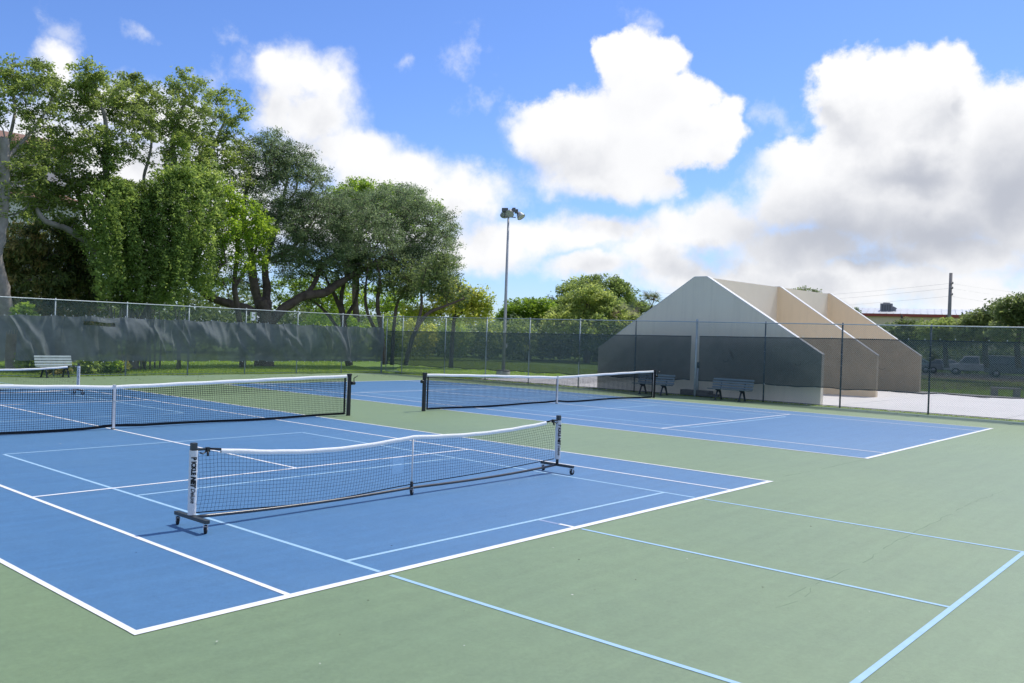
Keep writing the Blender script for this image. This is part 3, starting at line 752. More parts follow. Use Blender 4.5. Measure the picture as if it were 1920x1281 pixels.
# ------------------------------------------------------------------ wheeled small-court nets
def wheel_caster(root, x, y, zc, turn):
    c = empty('caster', (x, y, 0)); c.parent = root; c.rotation_euler.z = turn
    b = MB(); My = Matrix.Translation((.02, 0, .048)) @ Matrix.Rotation(math.pi / 2, 4, 'X')
    b.lathe([(.022, -.016), (.040, -.016), (.047, -.012), (.049, 0), (.047, .012), (.040, .016), (.022, .016)], My, 20); b.build('tyre', M['rubber'], c)
    b = MB(); b.lathe([(.001, -.014), (.024, -.014), (.026, 0), (.024, .014), (.001, .014)], My, 14); b.build('hub', M['hub'], c)
    b = MB()
    for s in (-1, 1): b.box((.012, s * .022, .078), (.03, .004, .07), Matrix.Rotation(.25, 3, 'Y'))
    b.box((0, 0, .115), (.055, .05, .006)); b.tube([(.02, -.026, .048), (.02, .026, .048)], .006, 6); b.build('fork', M['chrome'], c)
    b = MB(); b.box((-.034, 0, .085), (.03, .035, .006), Matrix.Rotation(.6, 3, 'Y')); b.build('brake_pedal', M['chrome'], c)
    return c
def wrap_text(body, size, r, ang, ztop_, shear, bold, xs_=1.0):
    """lettering that runs down the sleeve, wrapped on its round face"""
    me = text_mesh(body, size, shear, bold); V2 = []
    bm = bmesh.new(); bm.from_mesh(me); bmesh.ops.triangulate(bm, faces=bm.faces[:]); bmesh.ops.subdivide_edges(bm, edges=bm.edges[:], cuts=3, use_grid_fill=True); bm.to_mesh(me); bm.free()
    for v in me.vertices:
        a = ang + v.co.y / r; V2.append(Vector((math.cos(a) * (r + .0026), math.sin(a) * (r + .0026), ztop_ - v.co.x * xs_)))
    for v, p in zip(me.vertices, V2): v.co = p
    me.materials.clear(); me.materials.append(M['ink']); return me
def portable_net(cx, y, label, rz=0.0, tube_m='pale_tube', bold_k=1.0):
    n = empty('portable_net', (cx, y, 0), rz, label, 'net', 'wheeled portable nets')
    hx = 3.36
    for s in (-1, 1):
        x = s * hx
        b = MB(); b.box((x, 0, .135), (.058, .66, .04)); ft = b.build('foot_bar', M['charcoal'], n, bevel=.004)
        for q, tw in ((-.29, .9), (.29, 1.2)): wheel_caster(n, x, q, .05, tw + (s > 0) * -1.0)
        p = MB(); p.tube([(x, 0, .15), (x, 0, .955)], .024, 12); po = p.build('post', M['charcoal'], n)
        b = MB(); prof = [(.046, .165 if s < 0 else .23)]
        for k in range(14):
            z = .2 + k * .05 + (.06 if s > 0 else 0)
            if z < .86: prof.append((.046 + (.0022 if k % 2 else -.0018), z))
        prof += [(.046, .875)]
        b.lathe(prof, Matrix.Translation((x, 0, 0)), 18); sl = b.build('sleeve', M['sleeve'], po)
        ang = math.atan2(-8.0, -5.0) + .12
        for body, z0, size, shear, bold, xsq in (('P', .805, .080, .0, .0038, .80), ('ICKLE', .757, .070, .0, .0042, .82), ('NET', .592, .072, .25, .0056, .86), ('Deluxe', .462, .066, .35, .0012, .84)):
            me = wrap_text(body, size, .0468, ang, z0, shear, bold * bold_k, xsq); lo = bpy.data.objects.new('lettering', me); COL.objects.link(lo); lo.parent = po; lo.location = (x, 0, 0)
        b = MB(); b.box((x, 0, .915), (.062, .062, .085)); b.build('cap', M['charcoal'], po, bevel=.006)
        b = MB(); b.box((x - s * .09, 0, .878), (.16, .030, .026)); b.build('arm', M['charcoal'], po, bevel=.004)
        b = MB(); b.tube([(x - s * .17, -.004, .88), (x - s * .34, 0, .862)], .013, 8); b.build('tension_strap', M['netcord'], n)
        b = MB(); b.box((x - s * .165, -.012, .872), (.04, .04, .05)); b.tube([(x - s * .15, -.02, .86), (x - s * .10, -.03, .83), (x - s * .06, -.025, .845)], .008, 5)
        b.tube([(x - s * .165, -.02, .85), (x - s * .16, -.03, .80)], .013, 6); b.build('buckle', M['black'], po)
    def zt(x):
        u = abs(x) / (hx - .34)
        sag = .085 * math.sin(math.pi * min(1, u)) * (1.0 if x < 0 else .62)
        return .822 + (.862 - .822) * min(1.2, u) - sag + .0
    def zb(x):
        u = abs(x) / hx
        if x < 0: return .118 - .035 * math.sin(math.pi * u) ** 2 + .03 * u
        return .118 - .012 * math.sin(math.pi * u) + .03 * u ** 2
    # bottom tube, a little bowed
    P = [(x, 0, .105 + .03 * (abs(x) / hx) ** 3 - (.018 * math.sin(math.pi * abs(x) / hx))) for x in np.linspace(-hx, hx, 33)]
    b = MB(); b.tube(P, .019, 10); b.build('bottom_tube', M[tube_m], n)
    b = MB(); b.tube([(0, 0, .12), (0, 0, .80)], .012, 8); rod = b.build('center_rod', M['strap'], n)
    b = MB(); b.tube([(0, 0, .10), (0, 0, .19)], .022, 10); b.build('socket', M['black'], rod)
    wheel_caster(n, 0, 0, .05, .5)
    b = MB(); r = .0016; xe = hx - .055; nv = int(2 * xe / .048); rs = random.Random(9)
    torn = set((nv // 2 - 4, nv // 2 - 5, nv // 2 - 6, nv // 2 - 3))
    def warpx(x, t): return x + .05 * (1 - t) * (1 - abs(x) / xe) * math.sin(x * 2.0) * .4 - (x / xe) * .03 * math.sin(t * math.pi)
    def yb(x, t): return .022 * math.sin(x * 2.3 + 2 * t) * math.sin(math.pi * t) + .03 * (1 - t)
    lowz = lambda x: zb(x) + (.03 if x < 0 else .035 * (1 + abs(x) / hx * 1.6)) - .03 * math.sin(math.pi * min(1, abs(x) / hx)) * (x < 0)
    def topz(x): return min(zt(x) - .02, .85)
    NR = 15
    for i in range(nv + 1):
        x = -xe + 2 * xe * i / nv; P = []
        for j in range(NR + 1):
            t = j / NR
            z = lowz(x) + (topz(x) - lowz(x)) * t; P.append((warpx(x, t) + rs.uniform(-.002, .002), yb(x, t), z))
        if i in torn: b.tube(P[:5], r, 3, False); b.tube(P[10:], r, 3, False)
        else: b.tube(P, r, 3, False)
    for j in range(NR + 1):
        t = j / NR; P = []; skip = []
        for i in range(0, nv + 1):
            x = -xe + 2 * xe * i / nv; P.append((warpx(x, t), yb(x, t), lowz(x) + (topz(x) - lowz(x)) * t + rs.uniform(-.0015, .0015)))
        if 5 <= j <= 9:
            cut = nv // 2 - 4 - (j % 2); b.tube(P[:cut - 2], r, 3, False); b.tube(P[cut + 2:], r, 3, False)
        else: b.tube(P, r * (1.8 if j == 0 else 1), 3, False)
    b.build('netting', M['netcord'], n, kind='stuff')
    b = MB(); P = [(x, .03, lowz(x) - .004) for x in np.linspace(-xe, xe, 60)]; b.tube(P, .007, 5); b.build('bottom_cord', M['netcord'], n)
    b = MB(); K = 70; vs_ = []; fs = []; xe2 = hx - .34
    for i in range(K + 1):
        x = -xe2 + 2 * xe2 * i / K; z = zt(x)
        for (y_, dz) in ((-.010, -.045), (-.016, -.02), (-.011, .002), (0, .009), (.011, .002), (.016, -.02), (.010, -.045)): vs_.append((x, y_, z + dz + .002 * math.sin(x * 11)))
        if i:
            for k in range(6): a = (i - 1) * 7 + k; fs.append((a, a + 1, a + 8, a + 7))
    b.add(vs_, fs, True); b.build('headband', M['band'], n)
    return n
portable_net(5.355, 2.685, 'low wheeled portable net with lettered white posts, nearest the camera')
portable_net(5.37, 21.07, 'low wheeled portable net at the far end of the court, partly behind the long net', 0.0, 'strap', 0.15)

# ------------------------------------------------------------------ benches
def make_bench(ms, ml, label, group, W=1.68):
    """local x along the bench, back towards +y"""
    n = empty('park_bench', (0, 0, 0), 0, label, 'bench', group)
    for k in range(4):
        b = MB(); z = .50 + k * .105; y = .20 + k * .035
        b.box((0, y, z), (W, .028, .078), Matrix.Rotation(-.30, 3, 'X')); b.build('back_slat', M[ms], n, bevel=.004)
    for k in range(4):
        b = MB(); b.box((0, -.24 + k * .115, .435 + (.012 if k == 0 else 0)), (W, .095, .028)); b.build('seat_slat', M[ms], n, bevel=.004)
    for s in (-.29 * W, .29 * W):
        b = MB()
        b.tube([(s, -.25, .41), (s, -.20, .40), (s, .16, .40), (s, .22, .48), (s, .345, .86)], [.02, .026, .03, .026, .018], 8)
        b.tube([(s, -.27, 0), (s, -.23, .10), (s, -.13, .30), (s, -.02, .40)], [.034, .03, .034, .05], 8)
        b.tube([(s, .31, 0), (s, .27, .10), (s, .17, .30), (s, .06, .40)], [.034, .034, .045, .06], 8)
        b.box((s, -.27, .012), (.09, .10, .024)); b.box((s, .31, .012), (.09, .10, .024))
        b.build('leg_frame', M[ml], n)
    return n
fdir = math.atan2(-1, -.0382)        # along the right fence, +y of the bench towards the fence
def put_right_bench(y, label):
    o = make_bench('bench', 'bench_leg', label, 'grey slatted benches by the right fence')
    p = on_right(y, .80); o.location = (p.x, p.y, 0); o.rotation_euler.z = -math.pi / 2 + math.atan(.0382); return o
put_right_bench(12.98, 'grey slatted park bench beside the thick post, half behind the net post')
put_right_bench(9.62, 'grey slatted park bench against the right fence, standing clear of the nets')
lb = make_bench('bench_pale', 'bench_leg', 'pale faded slatted bench against the far fence under the sagging windscreen', None, 1.45)
lb.location = (11.45, 29.40, 0)
# stone bench on the grass beyond the paving
sb = empty('stone_bench', (*gxy(1866, 746), -.06), R(-38), 'backless pale stone bench on grass beyond the paving', 'bench')
sb.location = (49.6, 4.1, -.06); sb.rotation_euler.z = R(-70)
b = MB(); b.box((0, 0, .46), (1.35, .42, .09)); b.build('seat', M['concrete'], sb, bevel=.015)
for s in (-.5, .5): b = MB(); b.box((s, 0, .207), (.30, .34, .414)); b.build('leg', M['concrete'], sb, bevel=.02)

# thick service post, its meter can and footing, against the front ball wall
sp = empty('service_post', (30.55, 11.62, 0), 0, 'grey pipe with dark meter head on a stepped dark footing behind the fence', 'utility post')
b = MB(); b.tube([(0, 0, 0), (0, 0, 1.25)], .055, 12); b.build('pipe', M['galv'], sp)
b = MB(); b.tube([(0, 0, 1.18), (0, 0, 1.42)], .062, 12); b.build('meter_head', M['dark_post'], sp)
b = MB(); b.box((-.02, .02, .12), (.42, 1.30, .26)); b.build('footing', M['dark_block'], sp, bevel=.01)
b = MB(); b.box((-.06, -.55, .06), (.50, .75, .14)); b.build('lower_step', M['dark_block'], sp, bevel=.01)

# ------------------------------------------------------------------ floodlight mast
pb = at_d(943.5, 700, 50.6)
lp = empty('floodlight_pole', (pb.x, pb.y, -.06), 0, 'tall thin steel pole carrying three floodlights, on a round concrete base', 'light pole')
topz = at_d(949.5, 406, 50.6).z + .06
b = MB(); b.tube([(0, 0, .2), (0, 0, topz * .5), (0, 0, topz)], [.105, .085, .06], 12); b.build('pole', M['pole'], lp)
b = MB(); b.lathe([(.40, 0), (.40, .30), (.36, .34), (.001, .345)], Matrix.Identity(4), 24); b.build('base', M['concrete'], lp)
b = MB(); b.box((.12, -.02, 1.75), (.16, .12, .24)); b.build('junction_box', M['galv'], lp)
vx = CROT @ Vector((1, 0, 0)); vx = Vector((vx.x, vx.y, 0)).normalized(); vy = Vector((-vx.y, vx.x, 0))     # vx: across the view, vy: away
ca = topz - .02
b = MB(); b.tube([vx * -.30 + Vector((0, 0, ca)), vx * .42 + Vector((0, 0, ca - .02))], .028, 8); b.build('crossarm', M['lamp_dark'], lp)
def floodlight(off, aim, ball):
    h = empty('floodlight', off + Vector((0, 0, 0))); h.parent = lp
    z = aim.normalized(); x = z.orthogonal().normalized(); y = z.cross(x)
    Mh = Matrix(((x.x, y.x, z.x, 0), (x.y, y.y, z.y, 0), (x.z, y.z, z.z, 0), (0, 0, 0, 1)))
    b = MB(); b.lathe([(.09, -.32), (.13, -.28), (.19, -.15), (.235, 0), (.255, .03), (.247, .05), (.225, .045)], Mh, 24); b.build('reflector', M['lamp_shell'], h)
    b = MB(); b.lathe([(.001, .032), (.15, .034), (.228, .035)], Mh, 24); b.build('lens', M['lamp_glass'], h)
    b = MB(); b.box(ball, (.20, .24, .17), CROT); b.build('ballast', M['lamp_dark'], h, bevel=.02)
    b = MB(); b.tube([ball - Vector((0, 0, .05)), ball * .5 - Vector((0, 0, .12)), Vector((0, 0, -.02)) - z * .2], .022, 6); b.build('yoke', M['lamp_dark'], h)
    return h
vz = Vector((0, 0, 1))
floodlight(vx * .06 - vy * .22 + vz * (ca + .16), -vy * .62 + vx * -.28 - vz * .62, Vector((0, 0, .0)) + vx * .22 + vz * .22)
floodlight(vx * .72 + vz * (ca + .03), vx * .42 - vy * .30 - vz * .66, vx * -.28 + vz * .30)
lt = empty('floodlight', vx * -.22 + vz * (ca + .1)); lt.parent = lp
b = MB(); b.tube([Vector((0, 0, -.1)), Vector((0, 0, .18))], .03, 8); b.build('yoke', M['lamp_dark'], lt)
b = MB(); b.box((0, 0, .30), (.36, .22, .20), CROT @ _rx(-1.5708)); b.build('ballast', M['lamp_dark'], lt, bevel=.02)
b = MB(); zz_ = (vy * .8 - vz * .6); xx_ = zz_.orthogonal().normalized(); yy_ = zz_.cross(xx_)
b.lathe([(.1, -.1), (.21, .10), (.26, .24), (.25, .25), (.001, .24)], Matrix.Translation(vy * .22 + vz * .18) @ Matrix(((xx_.x, yy_.x, zz_.x, 0), (xx_.y, yy_.y, zz_.y, 0), (xx_.z, yy_.z, zz_.z, 0), (0, 0, 0, 1))), 20); b.build('reflector', M['lamp_shell'], lt)

# ------------------------------------------------------------------ house at the left, far low building at the right
def gable_roof_sheet(b, p0, p1, up_, n):
    """rows of half-round tiles as a rippled sheet from the eave p0-p1 upwards by up_"""
    p0, p1, up_ = Vector(p0), Vector(p1), Vector(up_); nrm = (p1 - p0).cross(up_).normalized()
    if nrm.z < 0: nrm = -nrm
    vs_ = []; fs = []; K = n * 4
    for i in range(K + 1):
        a = p0 + (p1 - p0) * (i / K); h = nrm * (.07 * (.5 + .5 * math.cos(i * math.pi / 2)))
        vs_ += [a + h, a + up_ + h]
        if i: fs.append((2*i-2, 2*i, 2*i+1, 2*i-1))
    b.add(vs_, fs)
YH = 62.0
hl = at_y(-260, 300, YH).x; hr = at_y(138, 300, YH).x
ze = at_y(60, 268, YH).z; ze2 = at_y(70, 360, YH - 4).z
hs = empty('apartment_house', (hr - 8, YH, -.06), 0, 'tall pale house with terracotta tiled roofs behind the trees', 'house')
hb = Matrix.Translation((-(hr - 8), -YH, .06))
def hbuild(b, name, m, par=hs, **kw):
    b.v = [tuple(hb @ Vector(v)) for v in b.v]; return b.build(name, m, par, **kw)
b = MB(); b.box(((hl + hr) / 2, YH + 6, ze / 2), (hr - hl, 12, ze)); b.prism([(YH, ze - .002), (YH + 12, ze - .002), (YH + 6, ze + 1.55)], .3, Matrix(((0, 0, 1, hr - .31), (1, 0, 0, 0), (0, 1, 0, 0), (0, 0, 0, 1)))); hbuild(b, 'wall', M['house_wall'])
b = MB(); gable_roof_sheet(b, (hl, YH - .7, ze - .15), (hr + .5, YH - .7, ze - .15), (0, 6.7, 1.8), 90); gable_roof_sheet(b, (hr + .5, YH + 12.7, ze - .15), (hl, YH + 12.7, ze - .15), (0, -6.7, 1.8), 90)
b.box(((hl + hr) / 2, YH - .62, ze - .22), (hr - hl + .8, .12, .22)); hbuild(b, 'roof', M['roof_tile'])
b = MB(); x0_, x1_ = hl, at_y(150, 380, YH - 4).x
b.box(((x0_ + x1_) / 2, YH - 2, ze2 / 2 - .3), (x1_ - x0_, 4.4, ze2 - .6)); hbuild(b, 'wing_wall', M['house_wall'])
b = MB(); gable_roof_sheet(b, (x0_, YH - 4.8, ze2 - .6), (x1_ + .4, YH - 4.8, ze2 - .6), (0, 4.6, 1.1), 80); hbuild(b, 'wing_roof', M['roof_tile'])
for (px, py, w_, h_) in ((-30, 322, 1.1, 1.3),):
    p = at_y(px, py, YH); b = MB(); b.box((p.x, YH - .02, p.z), (w_, .08, h_)); wf = hbuild(b, 'window', M['trim'])
    b = MB(); b.box((p.x, YH - .07, p.z), (w_ - .2, .04, h_ - .2)); hbuild(b, 'pane', M['glass'], wf)
for (px, py, w_, h_) in ((86, 386, 1.3, .9), (60, 470, 1.3, 1.3), (125, 520, 1.3, 1.3)):
    p = at_y(px, py, YH - 4.2); b = MB(); b.box((p.x, YH - 4.22, p.z), (w_, .08, h_)); wf = hbuild(b, 'window', M['trim'])
    b = MB(); b.box((p.x, YH - 4.27, p.z), (w_ - .2, .04, h_ - .2)); hbuild(b, 'pane', M['glass'], wf)

fb_c = at_d(1730, 600, 128); fdir2 = Vector((ray(1730, 600).x, ray(1730, 600).y, 0)).normalized(); frt = Vector((fdir2.y, -fdir2.x, 0))
zf = at_d(1700, 593, 128).z; zr = at_d(1700, 580, 128).z
fb = empty('low_building', (fb_c.x, fb_c.y, -.06), math.atan2(frt.y, frt.x), 'long low beige building with red fascia and pale metal roof beyond the bushes', 'building')
b = MB(); b.box((6, 7, zf / 2), (54, 14, zf)); b.build('wall', M['stucco'], fb)
b = MB(); b.box((6, 6.9, zf + .16), (54.6, 14.6, .36)); b.build('fascia', M['fascia'], fb)
b = MB(); y_lo, y_hi = -.2, 5.5
for k in range(68):
    x = -21 + k * .8
    b.add([(x, y_lo, zf + .36), (x + .76, y_lo, zf + .36), (x + .76, y_hi, zr + .35), (x, y_hi, zr + .35)], [(0, 1, 2, 3)]); b.box((x + .78, (y_lo + y_hi) / 2, (zf + zr) / 2 + .40), (.05, y_hi - y_lo + .1, .08), Matrix.Rotation(math.atan2(zr - zf, y_hi - y_lo), 3, 'X'))
b.build('roof', M['metal_roof'], fb)
for k in range(9):
    b = MB(); b.box((-16 + k * 5.6, -.02, 1.9), (1.8, .08, 1.5)); wf = b.build('window', M['trim'], fb)
    b = MB(); b.box((-16 + k * 5.6, -.07, 1.9), (1.5, .04, 1.2)); b.build('pane', M['glass'], wf)
pa = at_d(1662, 582, 131)
ac = empty('air_unit', (pa.x, pa.y, zf + .55), fb.rotation_euler.z, 'dark boxy air conditioning unit on the pale metal roof', 'air conditioner')
b = MB(); b.box((0, 0, .62), (1.5, 1.4, 1.15)); b.build('cabinet', M['hvac'], ac, bevel=.04)
b = MB(); b.box((.9, 0, .45), (.5, 1.0, .6), Matrix.Rotation(.5, 3, 'Y')); b.build('hood', M['hvac'], ac)
b = MB(); b.lathe([(.45, 1.20), (.45, 1.32), (.40, 1.32), (.001, 1.26)], Matrix.Identity(4), 16); b.build('fan_ring', M['lamp_dark'], ac)
b = MB()
for k in range(4): b.box((-.45 + k * .3, -.705, .62), (.22, .02, .8))
b.build('grille', M['lamp_dark'], ac)

# utility poles and wires
def utility_pole(px, py_top, d, label, arm):
    p = at_d(px, py_top, d); o = empty('utility_pole', (p.x, p.y, -.06), math.atan2(frt.y, frt.x), label, 'utility pole')
    b = MB(); b.tube([(0, 0, 0), (0, 0, p.z + .06)], [.24, .19], 10); b.build('shaft', M['wood_pole'], o)
    for dz in arm:
        b = MB(); b.tube([(0, 0, p.z - dz), (.25, -.32, p.z - dz), (.25, -.32, p.z - dz + .22)], .07, 6); b.build('insulator', M['lamp_dark'], o)
    return o, p
u1, p1_ = utility_pole(1783, 512, 125, 'square-topped grey utility pole standing behind the red fascia building', (1.3, 1.9, 2.7))
u2, p2_ = utility_pole(1177, 531, 160, 'distant utility pole just showing left of the front handball wall', (1.0, 1.8))
pend = at_d(2300, 520, 122)
for i, (za, zb_) in enumerate(((1.3, 1.1), (1.9, 1.9), (2.9, 2.8))):
    P = []
    for k in range(25):
        t = k / 24; q = p2_.lerp(p1_, t); P.append(Vector((q.x, q.y, q.z - (zb_ * (1 - t) + za * t) - 1.6 * math.sin(math.pi * t))))
    for k in range(1, 17):
        t = k / 16; q = p1_.lerp(pend, t); P.append(Vector((q.x, q.y, q.z - za - 1.2 * math.sin(math.pi * t))))
    b = MB(); b.tube(P, .010, 4); tag(b.build('power_line', M['lamp_shell']), ('thin overhead power line slung highest between the utility poles', 'thin overhead power line slung midway between the utility poles', 'thin overhead power line slung lowest between the utility poles')[i], 'power line', 'power lines')

# garden wall, shed and slatted fence behind the far screen
p = at_y(20, 640, 46); q = at_y(175, 640, 46)
b = MB(); b.box(((p.x + q.x) / 2 - 4, 46, .9), (q.x - p.x + 8, .2, 1.9)); b.box(((p.x + q.x) / 2 - 4, 46, 1.89), (q.x - p.x + 8.1, .3, .08)); b.build('garden_wall', M['garden_wall'], label='low beige garden wall seen through the torn windscreen', cat='wall')
sh = empty('garden_shed', (0, 0, 0), 0, 'small pale shed behind the far windscreen near the vine covered trunks', 'shed')
p = at_y(180, 640, 42.5); sh.location = (p.x, 42.5, -.06)
b = MB(); b.box((0, 1, 1.15), (2.2, 2, 2.3)); b.build('wall', M['shed'], sh)
b = MB(); b.box((0, 1, 2.36), (2.6, 2.4, .14), Matrix.Rotation(.06, 3, 'X')); b.build('roof', M['concrete'], sh)
b = MB(); b.box((.3, -.02, .95), (.9, .06, 1.9)); d_ = b.build('door', M['dark_post'], sh); b = MB(); b.box((.62, -.06, .95), (.04, .05, .12)); b.build('handle', M['chrome'], d_)
wf_ = empty('slatted_fence', (0, 0, 0), 0, 'pale slatted timber fence top showing behind the chain link', 'fence')
p = at_y(158, 590, 38.5); q = at_y(203, 590, 38.5); wf_.location = ((p.x + q.x) / 2, 38.5, -.06); ww = q.x - p.x
for k in range(7): b = MB(); b.box((0, 0, 3.16 - k * .20), (ww, .03, .085)); b.build('slat', M['shed'], wf_)
for s in (-.5, -.05, .5): b = MB(); b.box((s * ww, .05, 1.66), (.08, .08, 3.4)); b.build('post', M['shed'], wf_)

# ------------------------------------------------------------------ parked cars beyond the lawn
def make_car(d, px, kind, mt, label, turn):
    p = at_d(px, 660, d); o = empty('parked_car', (p.x, p.y, -.04), turn, label, 'car', 'cars parked beyond the lawn')
    if kind == 'pickup':
        body = [(-2.6, .45), (2.6, .45), (2.65, .95), (1.5, 1.12), (1.45, 1.12), (-2.6, 1.12)]; cab = [(-.45, 1.12), (1.45, 1.12), (.85, 1.85), (-.35, 1.88)]; ln = 2.6
    elif kind == 'van':
        body = [(-2.3, .4), (2.4, .4), (2.45, 1.0), (1.9, 1.2), (-2.35, 1.2)]; cab = [(-2.33, 1.2), (1.9, 1.2), (1.25, 2.0), (-2.25, 2.02)]; ln = 2.3
    else:
        body = [(-2.2, .38), (2.2, .38), (2.25, .75), (1.2, .95), (-1.6, 1.0), (-2.2, .92)]; cab = [(-1.7, .99), (1.2, .95), (.5, 1.42), (-1.0, 1.45)]; ln = 2.2
    Mx = Matrix(((1, 0, 0, 0), (0, 0, -1, .88), (0, 1, 0, 0), (0, 0, 0, 1)))
    b = MB(); b.prism(body, 1.76, Mx); b.build('body', M['car_' + mt], o, bevel=.06)
    Mc = Matrix(((1, 0, 0, 0), (0, 0, -1, .76), (0, 1, 0, 0), (0, 0, 0, 1)))
    b = MB(); b.prism(cab, 1.52, Mc); b.build('cabin', M['car_' + mt], o, bevel=.05)
    cx0 = sum(c[0] for c in cab) / 4; zc0, zc1 = cab[0][1], cab[2][1]
    sq = [(c[0] * .86 + cx0 * .14, zc0 + .06 if i < 2 else zc1 - .10) for i, c in enumerate(cab)]
    for yy in (-.768, .768):
        b = MB(); b.prism(sq, .012, Matrix(((1, 0, 0, 0), (0, 0, -1, yy + .006), (0, 1, 0, 0), (0, 0, 0, 1)))); b.build('side_window', M['glass'], o)
    a, c = Vector((cab[1][0], 0, cab[1][1])), Vector((cab[2][0], 0, cab[2][1])); e = (c - a); nn_ = Vector((e.z, 0, -e.x)).normalized() * .012
    b = MB(); b.add([a + e * .12 + nn_ + Vector((0, -.66, 0)), a + e * .12 + nn_ + Vector((0, .66, 0)), a + e * .88 + nn_ + Vector((0, .62, 0)), a + e * .88 + nn_ + Vector((0, -.62, 0))], [(0, 1, 2, 3)]); b.build('windscreen', M['glass'], o)
    for sx in (-ln * .62, ln * .62):
        for sy in (-.84, .84):
            b = MB(); b.lathe([(.001, -.1), (.2, -.11), (.33, -.1), (.35, 0), (.33, .1), (.2, .11), (.001, .1)], Matrix.Translation((sx, sy, .35)) @ Matrix.Rotation(math.pi / 2, 4, 'X'), 18); wv = b.build('wheel', M['rubber'], o)
            b = MB(); b.lathe([(.001, -.115), (.19, -.118), (.001, -.12)], Matrix.Translation((sx, sy, .35)) @ Matrix.Rotation(math.pi / 2 if sy < 0 else -math.pi / 2, 4, 'X') @ Matrix.Rotation(math.pi, 4, 'X'), 12); b.build('rim', M['chrome'], wv)
    for sy in (-.6, .6):
        b = MB(); b.box((body[2][0] + .0, sy, .78), (.06, .3, .14)); b.build('headlight', M['tie'], o)
    return o
tn = fb.rotation_euler.z
make_car(98, 1828, 'pickup', 'white', 'white pickup parked beyond the lawn, seen through the dark screen', tn + math.pi)
make_car(99, 1766, 'sedan', 'silver', 'silver car parked between the white pickup and the handball wall', tn + math.pi)
make_car(99, 1722, 'sedan', 'teal', 'pale teal car peeping out beside the farthest handball wall', tn)
make_car(95, 1902, 'van', 'grey', 'grey van parked behind a thin trunk at the picture edge', tn)

# ------------------------------------------------------------------ trees and plants
def leaves_mesh(name, P, size, mat_, tint, parent, rs, up=.7, aspect=.5, droop=0.0, kind=None, **kw):
    """one small folded leaf (or spray of leaves) for each point of P"""
    n = len(P)
    nrm = rs.normal(size=(n, 3)); nrm[:, 2] += up * 2.0; nrm /= np.linalg.norm(nrm, axis=1)[:, None]
    a = rs.normal(size=(n, 3)); a[:, 2] -= droop * 2.5
    a -= nrm * (a * nrm).sum(1)[:, None]; a /= np.linalg.norm(a, axis=1)[:, None] + 1e-9
    c = np.cross(nrm, a)
    s = (size * rs.uniform(.45, 1.55, n))[:, None]
    v0 = P - a * s * .5; v2 = P + a * s * .5
    v1 = P + c * s * aspect * .5 - nrm * s * .08 - a * s * .05; v3 = P - c * s * aspect * .5 - nrm * s * .08 - a * s * .05
    V = np.stack([v0, v1, v2, v3], 1).reshape(-1, 3).astype(np.float32)
    me = bpy.data.meshes.new(name)
    me.vertices.add(4 * n); me.vertices.foreach_set('co', V.ravel())
    me.loops.add(4 * n); me.loops.foreach_set('vertex_index', np.arange(4 * n, dtype=np.int32))
    me.polygons.add(n); me.polygons.foreach_set('loop_start', np.arange(0, 4 * n, 4, dtype=np.int32)); me.polygons.foreach_set('loop_total', np.full(n, 4, dtype=np.int32))
    me.update(calc_edges=True)
    at = me.attributes.new('tint', 'FLOAT', 'FACE'); at.data.foreach_set('value', np.clip(tint, 0, 1).astype(np.float32))
    me.materials.append(L[mat_])
    o = bpy.data.objects.new(name, me); COL.objects.link(o)
    if parent is not None: o.parent = parent
    return tag(o, kind=kind, **kw)

def grow(nodes, parents, pts, rs, wob=.12):
    """joins each clump point to the nearest wood with a slightly bent twig, so the limbs branch by themselves"""
    nodes = list(nodes); parents = list(parents)
    arr = np.zeros((len(nodes) + 4 * len(pts) + 8, 3)); arr[:len(nodes)] = nodes; k = len(nodes)
    d0 = np.array([np.min(((arr[:k] - p) ** 2).sum(1)) for p in pts]); order = np.argsort(d0)
    par = np.full(len(arr), -1); par[:k] = parents
    for i in order:
        p = pts[i]; dd = arr[:k] - p
        dist = np.sqrt((dd ** 2).sum(1)) + np.maximum(0, arr[:k, 2] - p[2]) * .6
        j = int(np.argmin(dist)); Lg = dist[j]; last = j
        ns = 1 if Lg < .6 else (2 if Lg < 1.6 else 3)
        for m in range(1, ns):
            t = m / ns; q = arr[j] * (1 - t) + p * t + rs.normal(size=3) * wob * Lg * .6; q[2] += .10 * Lg * math.sin(t * math.pi)
            arr[k] = q; par[k] = last; last = k; k += 1
        arr[k] = p; par[k] = last; k += 1
    return arr[:k], par[:k]

